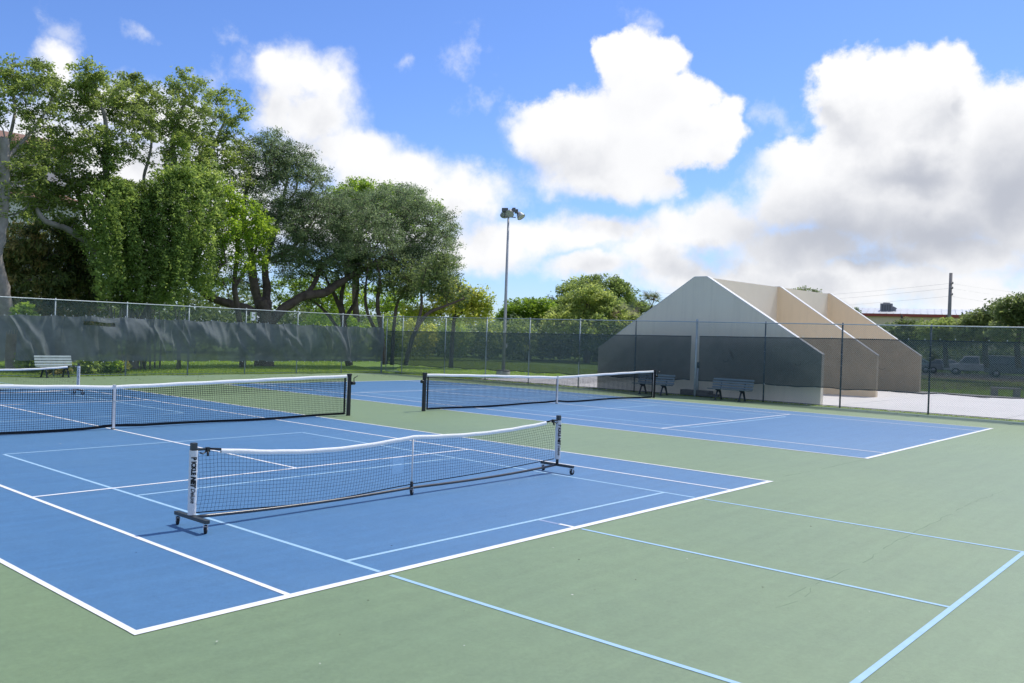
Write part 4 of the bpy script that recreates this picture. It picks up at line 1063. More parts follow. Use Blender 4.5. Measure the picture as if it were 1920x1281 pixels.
def wood_mesh(name, N, par, rad, mat_, parent, sides=5, minr=.010):
    n = len(N); V = []; F = []
    idx = [i for i in range(n) if par[i] >= 0]
    A = N[par[idx]]; B = N[idx]; ra = np.minimum(rad[par[idx]], rad[idx] * 1.35); rb = rad[idx]
    D = B - A; Lg = np.linalg.norm(D, axis=1); ok = Lg > 1e-5
    A, B, ra, rb, D, Lg = A[ok], B[ok], ra[ok], rb[ok], D[ok], Lg[ok]; D /= Lg[:, None]
    ref = np.where(np.abs(D[:, 2:3]) < .9, np.array([[0, 0, 1.]]), np.array([[1., 0, 0]]))
    U = np.cross(D, ref); U /= np.linalg.norm(U, axis=1)[:, None]; W = np.cross(D, U)
    m = len(A); ang = 2 * np.pi * np.arange(sides) / sides
    ring = U[:, None, :] * np.cos(ang)[None, :, None] + W[:, None, :] * np.sin(ang)[None, :, None]
    A = A - D * (ra * .25)[:, None]; B = B + D * (rb * .25)[:, None]
    va = A[:, None, :] + ring * ra[:, None, None]; vb = B[:, None, :] + ring * rb[:, None, None]
    V = np.concatenate([va, vb], 1).reshape(-1, 3)
    base = (np.arange(m) * 2 * sides)[:, None]; k = np.arange(sides)[None, :]
    F = np.stack([base + k, base + (k + 1) % sides, base + sides + (k + 1) % sides, base + sides + k], -1).reshape(-1, 4)
    me = bpy.data.meshes.new(name); me.from_pydata(V.tolist(), [], F.tolist()); me.materials.append(M[mat_])
    me.polygons.foreach_set('use_smooth', [True] * len(me.polygons)); me.update()
    o = bpy.data.objects.new(name, me); COL.objects.link(o); o.parent = parent; o['kind'] = 'stuff'; return o

def trunk_part(name, paths, mat_, parent, rs):
    """the trunk and main limbs as one rough tapered body"""
    b = MB()
    for path, radii in paths:
        P = [Vector(p) for p in path]; Q = []; RR = []
        for i in range(len(P) - 1):
            for k in range(5):
                t = k / 5; p0 = P[max(0, i - 1)]; p1, p2 = P[i], P[i + 1]; p3 = P[min(len(P) - 1, i + 2)]
                q = .5 * ((2 * p1) + (p2 - p0) * t + (2 * p0 - 5 * p1 + 4 * p2 - p3) * t * t + (3 * p1 - p0 - 3 * p2 + p3) * t ** 3)
                r = radii[i] * (1 - t) + radii[i + 1] * t
                Q.append(q + Vector(rs.normal(size=3)) * r * .07); RR.append(r * (1 + rs.uniform(-.07, .09)))
        Q.append(P[-1]); RR.append(radii[-1]); b.tube(Q, RR, 10)
    return b.build(name, M[mat_], parent)

def shell(rs, c, r, n, hollow=.5):
    d = rs.normal(size=(n, 3)); d /= np.linalg.norm(d, axis=1)[:, None]
    rr = (hollow ** 3 + (1 - hollow ** 3) * rs.rand(n)) ** (1 / 3)
    return np.array(c) + d * rr[:, None] * np.array(r)

def tree(name, label, base, limbs, lobes, leafm, barkm, leaf, seed, group=None, clump_r=.42, per=55, up=.7, aspect=.5, droop=0.0, minr=.012, twig=.011,
         tint=(.18, .62), hollow=.45, zmin=None, cat='tree', strands=None, flat_=.62, crown='crown'):
    """limbs: list of (path, radii) world points; lobes: list of (centre, radii, clumps)"""
    rs = np.random.RandomState(seed); base = Vector(base)
    root = empty(name, base, 0, label, cat, group); off = np.array(base)
    if limbs: trunk_part('trunk', [([Vector(p) - base for p in path], rad) for path, rad in limbs], barkm, root, rs)
    pts = []; lt = []; which = []
    for li, (c, r, n) in enumerate(lobes):
        q = shell(rs, c, r, n, hollow); pts.append(q); lt.append(rs.normal(0, .13) + rs.normal(0, .19, n))
    pts = np.concatenate(pts); lt = np.concatenate(lt)
    if zmin is not None:
        k = pts[:, 2] > zmin; pts, lt = pts[k], lt[k]
    if limbs:
        nodes, par = [], []
        for path, rad in limbs:
            P = np.array([list(p) for p in path]); last = -1
            for i in range(len(P) - 1):
                for k in range(4):
                    nodes.append(P[i] + (P[i + 1] - P[i]) * k / 4); par.append(last); last = len(nodes) - 1
            nodes.append(P[-1]); par.append(last)
        n0 = len(nodes); N, pr = grow(nodes, par, pts, rs)
        w = np.zeros(len(N)); leafn = np.ones(len(N), bool); leafn[pr[pr >= 0]] = False; w[leafn] = 1
        for i in range(len(N) - 1, -1, -1):
            if pr[i] >= 0: w[pr[i]] += w[i]
        rad = np.maximum(minr, twig * np.sqrt(np.maximum(w, 1)))
        pr2 = pr.copy(); pr2[:n0] = -1
        wood_mesh('branches', N - off, pr2, rad, barkm, root)
    n = len(pts); cnt = np.maximum(4, (per * rs.uniform(.35, 1.5, n)).astype(int))
    rep = np.repeat(np.arange(n), cnt); sz = clump_r * rs.uniform(.7, 1.3, n)[rep]
    d = rs.normal(size=(len(rep), 3)); d /= np.linalg.norm(d, axis=1)[:, None] + 1e-9; d *= (rs.rand(len(rep)) ** .45)[:, None]; d[:, 2] *= flat_
    P = pts[rep] + d * sz[:, None]
    if droop: P[:, 2] -= droop * .5 * sz * (d[:, 0] ** 2 + d[:, 1] ** 2)
    T = tint[0] + (tint[1] - tint[0]) * (.5 + lt[rep] * 1.6 + rs.normal(0, .16, len(rep)))
    if strands:
        for (x, y, z1, z0, m) in strands:
            t = rs.rand(m); q = np.stack([x + rs.normal(0, .10, m) + .15 * np.sin(t * 5 + x), y + rs.normal(0, .10, m), z1 + (z0 - z1) * t], 1)
            P = np.concatenate([P, q]); T = np.concatenate([T, np.full(m, tint[0] + (tint[1] - tint[0]) * (.45 + rs.normal(0, .18))) + rs.normal(0, .08, m)])
    k = P[:, 2] > .02
    leaves_mesh(crown, P[k] - off, leaf, leafm, T[k], root, rs, up, aspect, droop)
    return root

def ell(px, py, rx, ry, Y=None, D=None, n=60, depth=None):
    """a crown lobe from its place in the sight lines: Y or D fixes how far off it stands"""
    c = at_y(px, py, Y) if Y is not None else at_d(px, py, D)
    d = (c - CAM).length * 1.0; k = d / 1639.0 / max(.3, abs((ray(px, py)).normalized().dot(CROT @ Vector((0, 0, -1)))))
    k = (c - CAM).dot(CROT @ Vector((0, 0, -1))) / 1639.0
    rw, rh = rx * k, ry * k
    dp = depth if depth is not None else max(rw, rh) * .9
    return (tuple(c), ((rw + dp) / 2, (rw + dp) / 2, rh), n)
def limb(pts, radii, Y=None, D=None):
    """a limb through sight-line points; each point may carry its own extra distance"""
    out = []
    for p in pts:
        e = p[2] if len(p) > 2 else 0
        out.append(tuple(at_y(p[0], p[1], Y + e) if Y is not None else at_d(p[0], p[1], D + e)))
    return (out, radii)
def foot(l): p = l[0][0]; return (p[0], p[1], -.06)

# a: pale-barked tree at the left edge
Y = 34.5
la = limb([(32, 700), (14, 600), (4, 540), (-8, 480), (2, 430), (8, 360), (9, 300), (9, 258)], [.42, .36, .30, .26, .24, .21, .19, .17], Y)
la2 = limb([(9, 300), (40, 268, .5), (75, 225, 1), (100, 180, 1.2)], [.10, .08, .06, .04], Y)
la3 = limb([(6, 320), (-30, 260), (-60, 190, -1)], [.12, .09, .05], Y)
la4 = limb([(9, 290), (28, 210, 1.5), (20, 150, 2)], [.09, .06, .035], Y)
tree('pale_barked_tree', 'airy tree at the left edge with pale crooked trunk and broken stub', foot(la), [la, la2, la3, la4],
     [ell(45, 140, 60, 38, Y, n=66), ell(20, 185, 75, 50, Y, n=77), ell(80, 215, 45, 35, Y + 1, n=28), ell(-50, 150, 80, 60, Y, n=42), ell(85, 160, 30, 30, Y + .5, n=28), ell(30, 330, 60, 46, Y + .3, n=62), ell(62, 290, 50, 30, Y + .6, n=40), ell(15, 390, 44, 36, Y + .3, n=30), ell(70, 375, 40, 30, Y + 1, n=36), ell(40, 250, 80, 50, Y + .5, n=25)],
     'airy', 'bark_pale', .14, 1, per=44, clump_r=.36, hollow=.2, tint=(.12, .62))

# b: tall vine-hung tree
Y = 35.5
lb1 = limb([(250, 706), (246, 640), (238, 560), (222, 470), (205, 380), (198, 300), (197, 225), (175, 150)], [.34, .30, .26, .22, .18, .15, .10, .05], Y)
lb2 = limb([(246, 640), (300, 540, .5), (330, 440, .8), (330, 330, 1), (325, 260, 1), (350, 180, 1.2)], [.26, .22, .19, .16, .12, .06], Y)
lb3 = limb([(330, 350, 1), (385, 300, 1.5), (420, 230, 2)], [.13, .10, .05], Y)
lb4 = limb([(215, 520), (180, 470), (130, 432), (85, 415, -.5), (68, 390, -.5)], [.18, .16, .15, .12, .08], Y)
lb5 = limb([(160, 410, .5), (140, 355, .5), (95, 318, .5), (78, 290, .5)], [.09, .08, .05, .03], Y)
lb6 = limb([(235, 560), (205, 470, .5), (160, 410, .5)], [.12, .10, .09], Y)
lb7 = limb([(198, 300), (150, 230, .5), (130, 190, 1)], [.08, .05, .03], Y)
lb8 = limb([(270, 330, 1), (285, 260, 1), (268, 200, 1)], [.08, .06, .04], Y)
lb9 = limb([(300, 540, .5), (270, 420, .8), (270, 330, 1)], [.12, .10, .08], Y)
airy_lobes = [ell(165, 140, 36, 28, Y, n=29), ell(190, 170, 60, 34, Y, n=56), ell(130, 190, 50, 36, Y + 1, n=46), ell(250, 175, 60, 38, Y + 1, n=62), ell(355, 165, 44, 36, Y + 1, n=49),
              ell(320, 205, 80, 44, Y + 1.5, n=79), ell(425, 205, 46, 42, Y + 2, n=52), ell(395, 245, 65, 45, Y + 2, n=62), ell(210, 235, 90, 46, Y, n=56), ell(290, 270, 85, 50, Y + 1, n=56),
              ell(150, 255, 60, 40, Y, n=39), ell(380, 290, 70, 50, Y + 1.5, n=59), ell(430, 285, 40, 50, Y + 2, n=33), ell(110, 335, 62, 45, Y + .5, n=52), ell(130, 300, 50, 40, Y, n=39), ell(60, 350, 50, 60, Y + 1, n=49), ell(160, 350, 50, 40, Y, n=46), ell(235, 215, 40, 36, Y + .5, n=30), ell(290, 225, 46, 36, Y + 1.5, n=36), ell(345, 250, 46, 40, Y + 1, n=36), ell(30, 300, 50, 40, Y + 1.5, n=30), ell(100, 270, 46, 36, Y + 1.5, n=30), ell(100, 390, 50, 40, Y + .5, n=42), ell(440, 330, 40, 36, Y + 1.5, n=30), ell(150, 420, 40, 36, Y + .5, n=30)]
tree('airy_tall_tree', 'tallest light green tree, open crown on thin pale limbs above the hanging vines', foot(lb1), [lb1, lb2, lb3, lb4, lb5, lb6, lb7, lb8, lb9], airy_lobes,
     'airy', 'bark_pale', .145, 2, per=54, clump_r=.37, hollow=.15, tint=(.15, .70), minr=.013)
# the vines that cover its lower half: columns round each stem, curtains below the forks
vl = [ell(203, 300, 15, 66, Y - .4, n=44, depth=.8), ell(196, 400, 30, 80, Y - .8, n=68, depth=1.6), ell(232, 430, 24, 100, Y - 1.3, n=75, depth=1.4), ell(262, 445, 22, 105, Y - .9, n=68, depth=1.3), ell(330, 300, 17, 56, Y + .4, n=37, depth=.8),
      ell(300, 430, 30, 110, Y - 1.6, n=100, depth=1.6), ell(345, 400, 34, 100, Y - 1.1, n=108, depth=1.7), ell(388, 375, 30, 70, Y - .8, n=68, depth=1.5), ell(325, 350, 46, 40, Y - 1.3, n=79), ell(250, 370, 40, 34, Y - .8, n=54), ell(370, 330, 30, 28, Y - .9, n=34),
      ell(300, 515, 26, 50, Y - 1.1, n=44, depth=1.1), ell(345, 500, 24, 40, Y - .8, n=36, depth=1.1), ell(232, 530, 20, 44, Y - .9, n=33, depth=.9), ell(210, 545, 13, 30, Y - .6, n=15, depth=.6), ell(262, 550, 13, 36, Y - .6, n=18, depth=.6), ell(392, 310, 14, 44, Y + 1, n=25, depth=.7)]
rsv = np.random.RandomState(77); st = []
for k in range(230):
    px = rsv.choice([196, 232, 262, 300, 318, 345, 388]) + rsv.normal(0, 13); top = rsv.uniform(330, 480); bot = min(580, top + rsv.uniform(60, 200) * (1 - .5 * abs(px - 290) / 150)); a = at_y(px, top, Y - 1.9 + rsv.uniform(-.8, 1.2)); c = at_y(px, bot, a.y)
    st.append((a.x, a.y, a.z, max(.6, c.z), int(58 * (a.z - c.z))))
tree('hanging_vine_mass', 'dense green curtain of vines smothering the lower half of the tall tree', foot(lb1), None, vl, 'vine', 'bark', .150, 3, per=62, clump_r=.40, hollow=.45, tint=(.08, .92), up=.45, cat='vine', strands=st, crown='foliage')
# yellow-green young tree between the vines and the oak
lk = limb([(455, 700), (452, 620), (440, 540), (445, 470), (440, 400)], [.20, .18, .15, .11, .06], Y + .5); lk2 = limb([(440, 540), (470, 490), (490, 440)], [.10, .08, .05], Y + .5)
lk3 = limb([(352, 500, -1), (400, 512, -.8), (425, 540, -.6), (430, 575, -.6)], [.02, .035, .03, .02], Y)
tree('light_green_tree', 'light yellow green tree filling the space between the vines and the oak', foot(lk), [lk, lk2, lk3],
     [ell(420, 370, 40, 36, Y, n=62), ell(450, 400, 46, 36, Y, n=80), ell(410, 430, 46, 40, Y - .3, n=80), ell(470, 440, 46, 36, Y, n=85), ell(495, 430, 26, 26, Y, n=34), ell(430, 485, 46, 34, Y - .2, n=74), ell(475, 490, 30, 24, Y, n=36), ell(400, 530, 40, 26, Y, n=36), ell(370, 440, 30, 40, Y, n=36)],
     'bright', 'bark', .15, 13, per=36, clump_r=.42, hollow=.25, tint=(.15, .95))

# c: dark mango-like tree low at the left
Y = 38.0
lm = limb([(95, 700), (92, 620), (85, 540), (80, 470)], [.22, .19, .15, .10], Y); lm2 = limb([(92, 600), (40, 540), (10, 490)], [.12, .10, .06], Y); lm3 = limb([(90, 570), (140, 520), (165, 480)], [.12, .09, .05], Y)
tree('dark_leafed_tree', 'low dark leafed tree with bronze young leaves under the pale tree', foot(lm), [lm, lm2, lm3],
     [ell(30, 470, 60, 50, Y, n=95), ell(100, 450, 70, 50, Y, n=120), ell(155, 490, 45, 50, Y, n=85), ell(60, 540, 85, 45, Y - .6, n=120), ell(140, 545, 60, 36, Y - .4, n=90), ell(-30, 520, 70, 70, Y, n=80), ell(20, 590, 80, 30, Y - .5, n=60), ell(120, 590, 80, 28, Y - .5, n=60)],
     'mango', 'bark', .27, 4, per=44, clump_r=.46, droop=.7, aspect=.32, up=.5, hollow=.3, tint=(.0, .85))

# d: the big live oak
Y = 37.5
ld = limb([(495, 694), (494, 650), (497, 600), (488, 560)], [.62, .50, .46, .40], Y)
ld1 = limb([(488, 575), (476, 530), (470, 470), (455, 400), (470, 330)], [.30, .25, .20, .13, .07], Y)
ld2 = limb([(500, 585), (500, 540, .6), (498, 490, 1), (520, 420, 1.4), (540, 330, 1.6)], [.28, .24, .20, .14, .07], Y)
ld3 = limb([(500, 612), (530, 580, -.4), (570, 555, -.8), (610, 548, -1.1), (650, 522, -1.5), (700, 495, -2), (760, 460, -2.4), (800, 430, -2.6)], [.32, .29, .26, .25, .20, .15, .10, .05], Y)
ld4 = limb([(575, 555, -.8), (590, 530, -.5), (605, 500, 0), (640, 470, .4), (690, 430, .5), (720, 380, .5)], [.16, .15, .14, .11, .08, .04], Y)
ld5 = limb([(485, 590), (450, 575, .3), (400, 560, .4), (360, 530, .4), (330, 500, .4)], [.28, .25, .22, .18, .12], Y)
ld6 = limb([(498, 490, 1), (540, 470, 0), (570, 440, -1), (600, 390, -1.5)], [.13, .11, .08, .05], Y)
ld7 = limb([(700, 495, -2), (745, 500, -2.5), (800, 500, -2.8)], [.09, .07, .04], Y)
oak = [ell(515, 275, 38, 34, Y, n=62), ell(490, 300, 50, 50, Y, n=100), ell(545, 300, 50, 36, Y, n=95), ell(560, 345, 62, 55, Y - .5, n=190), ell(500, 370, 50, 60, Y - .3, n=135), ell(455, 330, 36, 60, Y + .6, n=70),
       ell(600, 410, 75, 55, Y - 1.5, n=250), ell(530, 440, 60, 60, Y - 1, n=190), ell(660, 400, 75, 45, Y - 1, n=210), ell(730, 390, 65, 45, Y - 1, n=185), ell(765, 375, 42, 30, Y - .5, n=80), ell(690, 450, 75, 55, Y - 2.5, n=210), ell(780, 430, 60, 55, Y - 2, n=190),
       ell(825, 420, 34, 40, Y - 2, n=75), ell(815, 470, 42, 55, Y - 2.5, n=125), ell(770, 490, 50, 40, Y - 2.5, n=105), ell(610, 480, 60, 40, Y - 1.5, n=90), ell(560, 490, 50, 35, Y + 1, n=60), ell(640, 520, 40, 24, Y + 1, n=26), ell(838, 505, 22, 36, Y - 2, n=52), ell(800, 525, 44, 26, Y - 2.5, n=80), ell(770, 500, 70, 40, Y - 2.5, n=150), ell(700, 500, 50, 28, Y - 1.5, n=70), ell(835, 540, 26, 30, Y - 2.2, n=40), ell(750, 530, 50, 18, Y - 2, n=36), ell(740, 480, 50, 32, Y - 1.5, n=70), ell(585, 470, 60, 36, Y + .5, n=80), ell(545, 500, 40, 30, Y + 1.5, n=45), ell(655, 470, 50, 36, Y - .5, n=75), ell(450, 520, 40, 30, Y + 1.5, n=40), ell(850, 450, 16, 30, Y - 2, n=24), ell(600, 330, 24, 18, Y, n=18)]
tree('live_oak', 'broad grey green live oak with thick spreading limbs right of the vines', foot(ld), [ld, ld1, ld2, ld3, ld4, ld5, ld6, ld7], oak, 'grey_oak', 'bark', .115, 5, per=62, clump_r=.52, hollow=.3, tint=(.06, .80), up=.5, aspect=.42, flat_=.5, minr=.016, twig=.0125)

# e: bright tree behind the oak
Y = 47
le = limb([(668, 690), (668, 600), (665, 500), (680, 400)], [.3, .26, .2, .1], Y)
tree('bright_crown_tree', 'bright green rounded crown showing over the top of the oak', foot(le), [le], [ell(660, 360, 45, 26, Y, n=60), ell(700, 365, 55, 32, Y, n=75), ell(640, 385, 40, 30, Y, n=45), ell(745, 375, 45, 32, Y, n=60), ell(790, 400, 40, 36, Y, n=50), ell(700, 420, 90, 50, Y, n=90)],
     'bright', 'bark', .20, 6, per=44, clump_r=.6, tint=(.15, .65))

# e2: leafy trees farther back that fill the view under the oak's limbs
Y = 56
for sd_, px_, lob_, lb_ in ((14, 600, ((600, 535, 60, 34, 90), (550, 550, 50, 34, 80), (640, 560, 50, 28, 70), (590, 580, 80, 26, 90)), 'leafy green tree far behind the oak, seen below its long limb'),
                            (15, 720, ((700, 555, 50, 26, 60), (745, 560, 40, 24, 55), (690, 585, 60, 22, 70), (760, 585, 50, 20, 60)), 'leafy green tree far behind the slim stemmed trees')):
    l_ = limb([(px_, 688), (px_, 620), (px_ + 4, 570)], [.2, .16, .1], Y)
    tree('background_tree', lb_, foot(l_), [l_], [ell(a, b_, c_, d_, Y, n=n_) for a, b_, c_, d_, n_ in lob_], 'bright', 'bark', .22, sd_, per=34, clump_r=.6, hollow=.3, tint=(.0, .75))

# f: slim multi-stemmed trees under the oak canopy
def slim(px, D, stems, lob, seed, label):
    ls = [limb(s, r, D=D) for s, r in stems]
    tree('slim_tree', label, foot(ls[0]), ls, [ell(*a, D=D + e, n=n) for (a, e, n) in lob], 'far', 'bark', .17, seed, group='slim stemmed trees beyond the far corner', per=34, clump_r=.5, tint=(.05, .60), hollow=.1)
slim(645, 56, [([(655, 686), (648, 640), (642, 590), (628, 555), (610, 520)], [.24, .21, .18, .12, .06]), ([(645, 600), (640, 560), (648, 520), (660, 470)], [.16, .13, .10, .05]), ([(652, 640), (610, 585), (580, 560)], [.12, .09, .05]), ([(645, 600), (668, 560), (672, 510)], [.13, .1, .06])],
     [((630, 500, 60, 35), 0, 60), ((580, 545, 40, 25), 0, 26), ((670, 480, 40, 40), 1, 45)], 21, 'slim dark stemmed tree forking just right of the oak trunk')
slim(720, 54, [([(722, 684), (715, 620), (708, 570), (712, 520), (700, 470)], [.17, .15, .13, .09, .05]), ([(735, 684), (738, 620), (745, 570), (760, 540)], [.13, .11, .09, .05]), ([(715, 640), (690, 590), (685, 550), (690, 500)], [.12, .10, .08, .04])],
     [((705, 520, 50, 32), 0, 55), ((750, 540, 45, 26), 0, 48), ((770, 520, 40, 36), 0, 48)], 22, 'slim many stemmed tree leaning behind the fence corner posts')
slim(790, 50, [([(760, 684), (775, 630), (800, 590), (840, 572), (870, 560)], [.13, .12, .10, .07, .04]), ([(775, 630), (790, 580), (790, 540), (800, 500)], [.09, .08, .06, .03])],
     [((800, 530, 42, 32), 0, 52), ((850, 545, 36, 30), 1, 40), ((830, 500, 30, 30), 0, 36)], 23, 'slim tree with a low bent limb left of the floodlight pole')

# g: yellow-green tree left of the mast
D = 58
lg = limb([(845, 690), (848, 640), (852, 590), (850, 550)], [.16, .14, .11, .06], D=D); lg2 = limb([(850, 600), (880, 572), (900, 555)], [.08, .06, .03], D=D)
tree('yellow_green_tree', 'yellow green tree with loose open leaves just left of the floodlight pole', foot(lg), [lg, lg2],
     [ell(850, 555, 45, 24, D=D, n=55), ell(890, 560, 34, 22, D=D, n=46), ell(820, 580, 50, 26, D=D, n=60), ell(880, 590, 46, 20, D=D, n=60), ell(900, 580, 26, 24, D=D, n=34), ell(850, 535, 26, 16, D=D, n=18), ell(780, 588, 40, 16, D=D, n=36)],
     'yellow', 'bark', .20, 7, per=34, clump_r=.55, hollow=.1, tint=(.0, .9))

# h: shrubs along the back of the lawn
def bush(px, py, rx, ry, D, seed, label, leafm='vine', n=70, leaf=.24, per=40, name='bush', group=None, tint=(.1, .7)):
    c, r, nn_ = ell(px, py, rx, ry, D=D, n=n); zt = c[2] + r[2]
    c = (c[0], c[1], zt * .5); lob = [(c, (r[0], r[1], zt * .5), n), ((c[0] + r[0] * .3, c[1], zt * .62), (r[0] * .6, r[1] * .6, zt * .42), n // 3)]
    return tree(name, label, (c[0], c[1], -.06), None, lob, leafm, 'bark', leaf, seed, per=per, clump_r=.6, hollow=.6, tint=tint, cat='shrub', group=group, crown='foliage', flat_=.8)
bush(590, 640, 34, 52, 66, 31, 'pale green shrub behind the fence just right of the oak trunk', 'bright', tint=(.3, .95))
bush(655, 645, 36, 50, 68, 32, 'light green shrub behind the slim forked tree', 'bright', tint=(.35, .95))
bush(720, 640, 36, 48, 72, 33, 'rounded green shrub behind the fence corner', 'vine', tint=(.3, .9))
bush(785, 638, 34, 44, 74, 34, 'yellowish shrub under the yellow green tree', 'yellow')
bush(850, 640, 36, 44, 76, 35, 'leafy green shrub left of the floodlight pole base', 'vine', tint=(.4, 1.0))
bush(915, 640, 32, 42, 78, 36, 'dark green shrub directly behind the floodlight pole', 'round')
bush(975, 640, 36, 42, 80, 37, 'green shrub just right of the floodlight pole', 'round')

# i: the group in the middle right
def round_tree(px, D, lobes, seed, label, leafm, tint, leaf=.26, name='broad_tree', per=46, base_py=690):
    l1 = limb([(px, base_py), (px, 640), (px + 4, 600), (px, 570)], [.35, .3, .25, .15], D=D)
    b = foot(l1); return tree(name, label, b, [l1], [ell(*a, D=D + e, n=n) for (a, e, n) in lobes], leafm, 'bark', leaf, seed, per=int(per * 1.5), clump_r=.75, hollow=.5, tint=tint)
round_tree(1118, 92, [((1090, 545, 45, 26), 0, 75), ((1130, 540, 50, 24), 0, 80), ((1160, 560, 32, 30), 0, 55), ((1070, 570, 40, 36), 0, 70), ((1130, 590, 60, 40), 0, 90)], 41, 'tall dome shaped dark green tree left of the front handball wall', 'round', (.0, .62))
round_tree(1100, 84, [((1110, 570, 42, 32), 0, 90), ((1075, 585, 38, 34), 0, 75), ((1140, 590, 40, 36), 0, 80), ((1060, 610, 46, 30), -1, 70), ((1120, 620, 60, 36), -1, 110), ((1165, 610, 34, 28), -1, 55)], 42, 'lighter leafed rounded tree in front of the dome shaped tree', 'round', (.40, 1.0), name='broad_tree')
round_tree(990, 88, [((975, 578, 34, 22), 0, 60), ((1010, 584, 40, 22), 0, 70), ((960, 605, 30, 26), 0, 50), ((1030, 600, 36, 28), 0, 62), ((995, 620, 50, 30), 0, 80)], 43, 'wide low bright tree between the floodlight pole and the dome shaped tree', 'bright', (.0, .75), name='broad_tree')
round_tree(1192, 100, [((1185, 580, 20, 22), 0, 40), ((1200, 590, 26, 26), 0, 50), ((1185, 610, 30, 36), 0, 55)], 44, 'smaller dark tree squeezed beside the front handball wall', 'round', (.15, .75), name='broad_tree')
tr = limb([(1047, 690), (1046, 600), (1040, 565), (1026, 556)], [.14, .1, .05, .03], D=96)
tree('bare_topped_tree', 'thin bare topped tree sticking up left of the dome shaped tree', foot(tr), [tr], [ell(1034, 562, 16, 12, D=96, n=26)], 'far', 'bark', .2, 45, per=3, clump_r=.4, minr=.02)
def palm(px, py, D, seed, label):
    top = at_d(px, py, D); rs = np.random.RandomState(seed); root = empty('cabbage_palm', (top.x, top.y, -.06), 0, label, 'palm')
    b = MB(); b.tube([(0, 0, 0), (.05, .03, top.z * .5), (0, 0, top.z)], [.2, .17, .15], 10); b.build('trunk', M['bark'], root)
    for k in range(26):
        az = rs.uniform(0, 6.28); el = rs.uniform(-.9, 1.2); ln = rs.uniform(1.0, 1.5); d = Vector((math.cos(az) * math.cos(el), math.sin(az) * math.cos(el), math.sin(el)))
        o = Vector((0, 0, top.z)); h = o + d * ln; side = d.cross(Vector((0, 0, 1))).normalized(); b = MB(); b.tube([o, h], .02, 4)
        for m in range(11):
            a = (m - 5) / 5 * 1.5; e = (d * math.cos(a) + side * math.sin(a)) * rs.uniform(.7, .95); e.z -= .22 * abs(a); w = side * .035 * math.cos(a) + d * -.035 * math.sin(a)
            b.add([h - w, h + e * .6 - w * .8, h + e, h + e * .6 + w * .8, h + w], [(0, 1, 2, 3, 4)])
        me = b.mesh('frond', L['palm'] if k % 4 else L['dry']); at = me.attributes.new('tint', 'FLOAT', 'FACE'); at.data.foreach_set('value', np.full(len(me.polygons), rs.rand(), np.float32))
        f = bpy.data.objects.new('frond', me); COL.objects.link(f); f.parent = root
palm(1178, 600, 82, 51, 'small fan palm with pale fronds left of the handball wall')
palm(1222, 575, 95, 52, 'brownish fan palm half hidden behind the sloping front wall')

# j: bushes and trees at the right
def right_tree(px, D, lobes, seed, label, tint=(.05, .7), leafm='far', base_py=690, per=40):
    l1 = limb([(px, base_py), (px - 3, 650), (px + 3, 615), (px, 590)], [.2, .17, .13, .07], D=D)
    return tree('spreading_tree', label, foot(l1), [l1], [ell(*a, D=D + e, n=n) for (a, e, n) in lobes], leafm, 'bark', .22, seed, group='trees on the far lawn at the right', per=per, clump_r=.62, hollow=.3, tint=tint)
right_tree(1690, 82, [((1680, 622, 34, 16), 0, 60), ((1705, 614, 28, 14), 0, 50), ((1660, 630, 36, 20), 0, 60), ((1700, 632, 46, 22), 0, 80)], 61, 'low spreading tree right of the last handball wall')
right_tree(1775, 80, [((1765, 614, 34, 16), 0, 62), ((1795, 612, 36, 16), 0, 66), ((1750, 628, 40, 22), 0, 72), ((1800, 628, 44, 24), 0, 84)], 62, 'low spreading tree in front of the red fascia, below the utility pole', leafm='airy', tint=(.1, .7))
right_tree(1850, 78, [((1845, 600, 36, 20), 0, 70), ((1875, 590, 32, 24), 0, 66), ((1830, 622, 40, 26), 0, 80), ((1870, 622, 46, 28), 0, 92)], 63, 'spreading tree near the right edge, second tallest of the row', leafm='far', tint=(.2, .85))
right_tree(1910, 72, [((1900, 585, 32, 22), 0, 70), ((1915, 568, 28, 18), 0, 46), ((1940, 590, 44, 36), 0, 100), ((1905, 618, 44, 30), 0, 90)], 64, 'tallest of the spreading trees, cut by the right edge of the picture', leafm='far', tint=(.15, .8))
right_tree(1600, 118, [((1505, 544, 9, 6), 0, 10), ((1490, 548, 10, 5), 0, 10), ((1525, 550, 10, 5), 0, 10), ((1510, 575, 30, 20), 0, 40)], 65, 'dark treetop just peeping over the ball wall roofline', base_py=690)
right_tree(1605, 100, [((1598, 588, 14, 8), 0, 14), ((1590, 600, 24, 14), 0, 24)], 66, 'small tree behind the last handball wall in front of the metal roof')

# k: dark belt of trees and shrubs closing the lawn behind everything, too many to count
rs = np.random.RandomState(90); P = []; T = []
for px in np.concatenate([np.arange(420, 2060, 9), np.arange(600, 1180, 8)]):
    D = (107 if len(P) < 183 else 86) + rs.uniform(-1, 12); c = at_d(px, 640, D); h = rs.uniform(2.6, 4.6) if px < 1560 else rs.uniform(2.2, 3.4)
    m = 230; q = rs.normal(size=(m, 3)); q /= np.linalg.norm(q, axis=1)[:, None]; q *= (rs.rand(m) ** .4)[:, None]
    P.append(np.stack([c.x + q[:, 0] * 1.6, c.y + q[:, 1] * 1.6, h * .5 + q[:, 2] * h * .5], 1)); T.append(np.full(m, rs.uniform(.0, .55)) + rs.normal(0, .12, m))
leaves_mesh('treeline', np.concatenate(P), .42, 'far', np.concatenate(T), None, rs, .5, .6, kind='stuff', label='dark belt of far shrubs and trees closing off the lawn', cat='treeline')
rs = np.random.RandomState(91); P = []; T = []
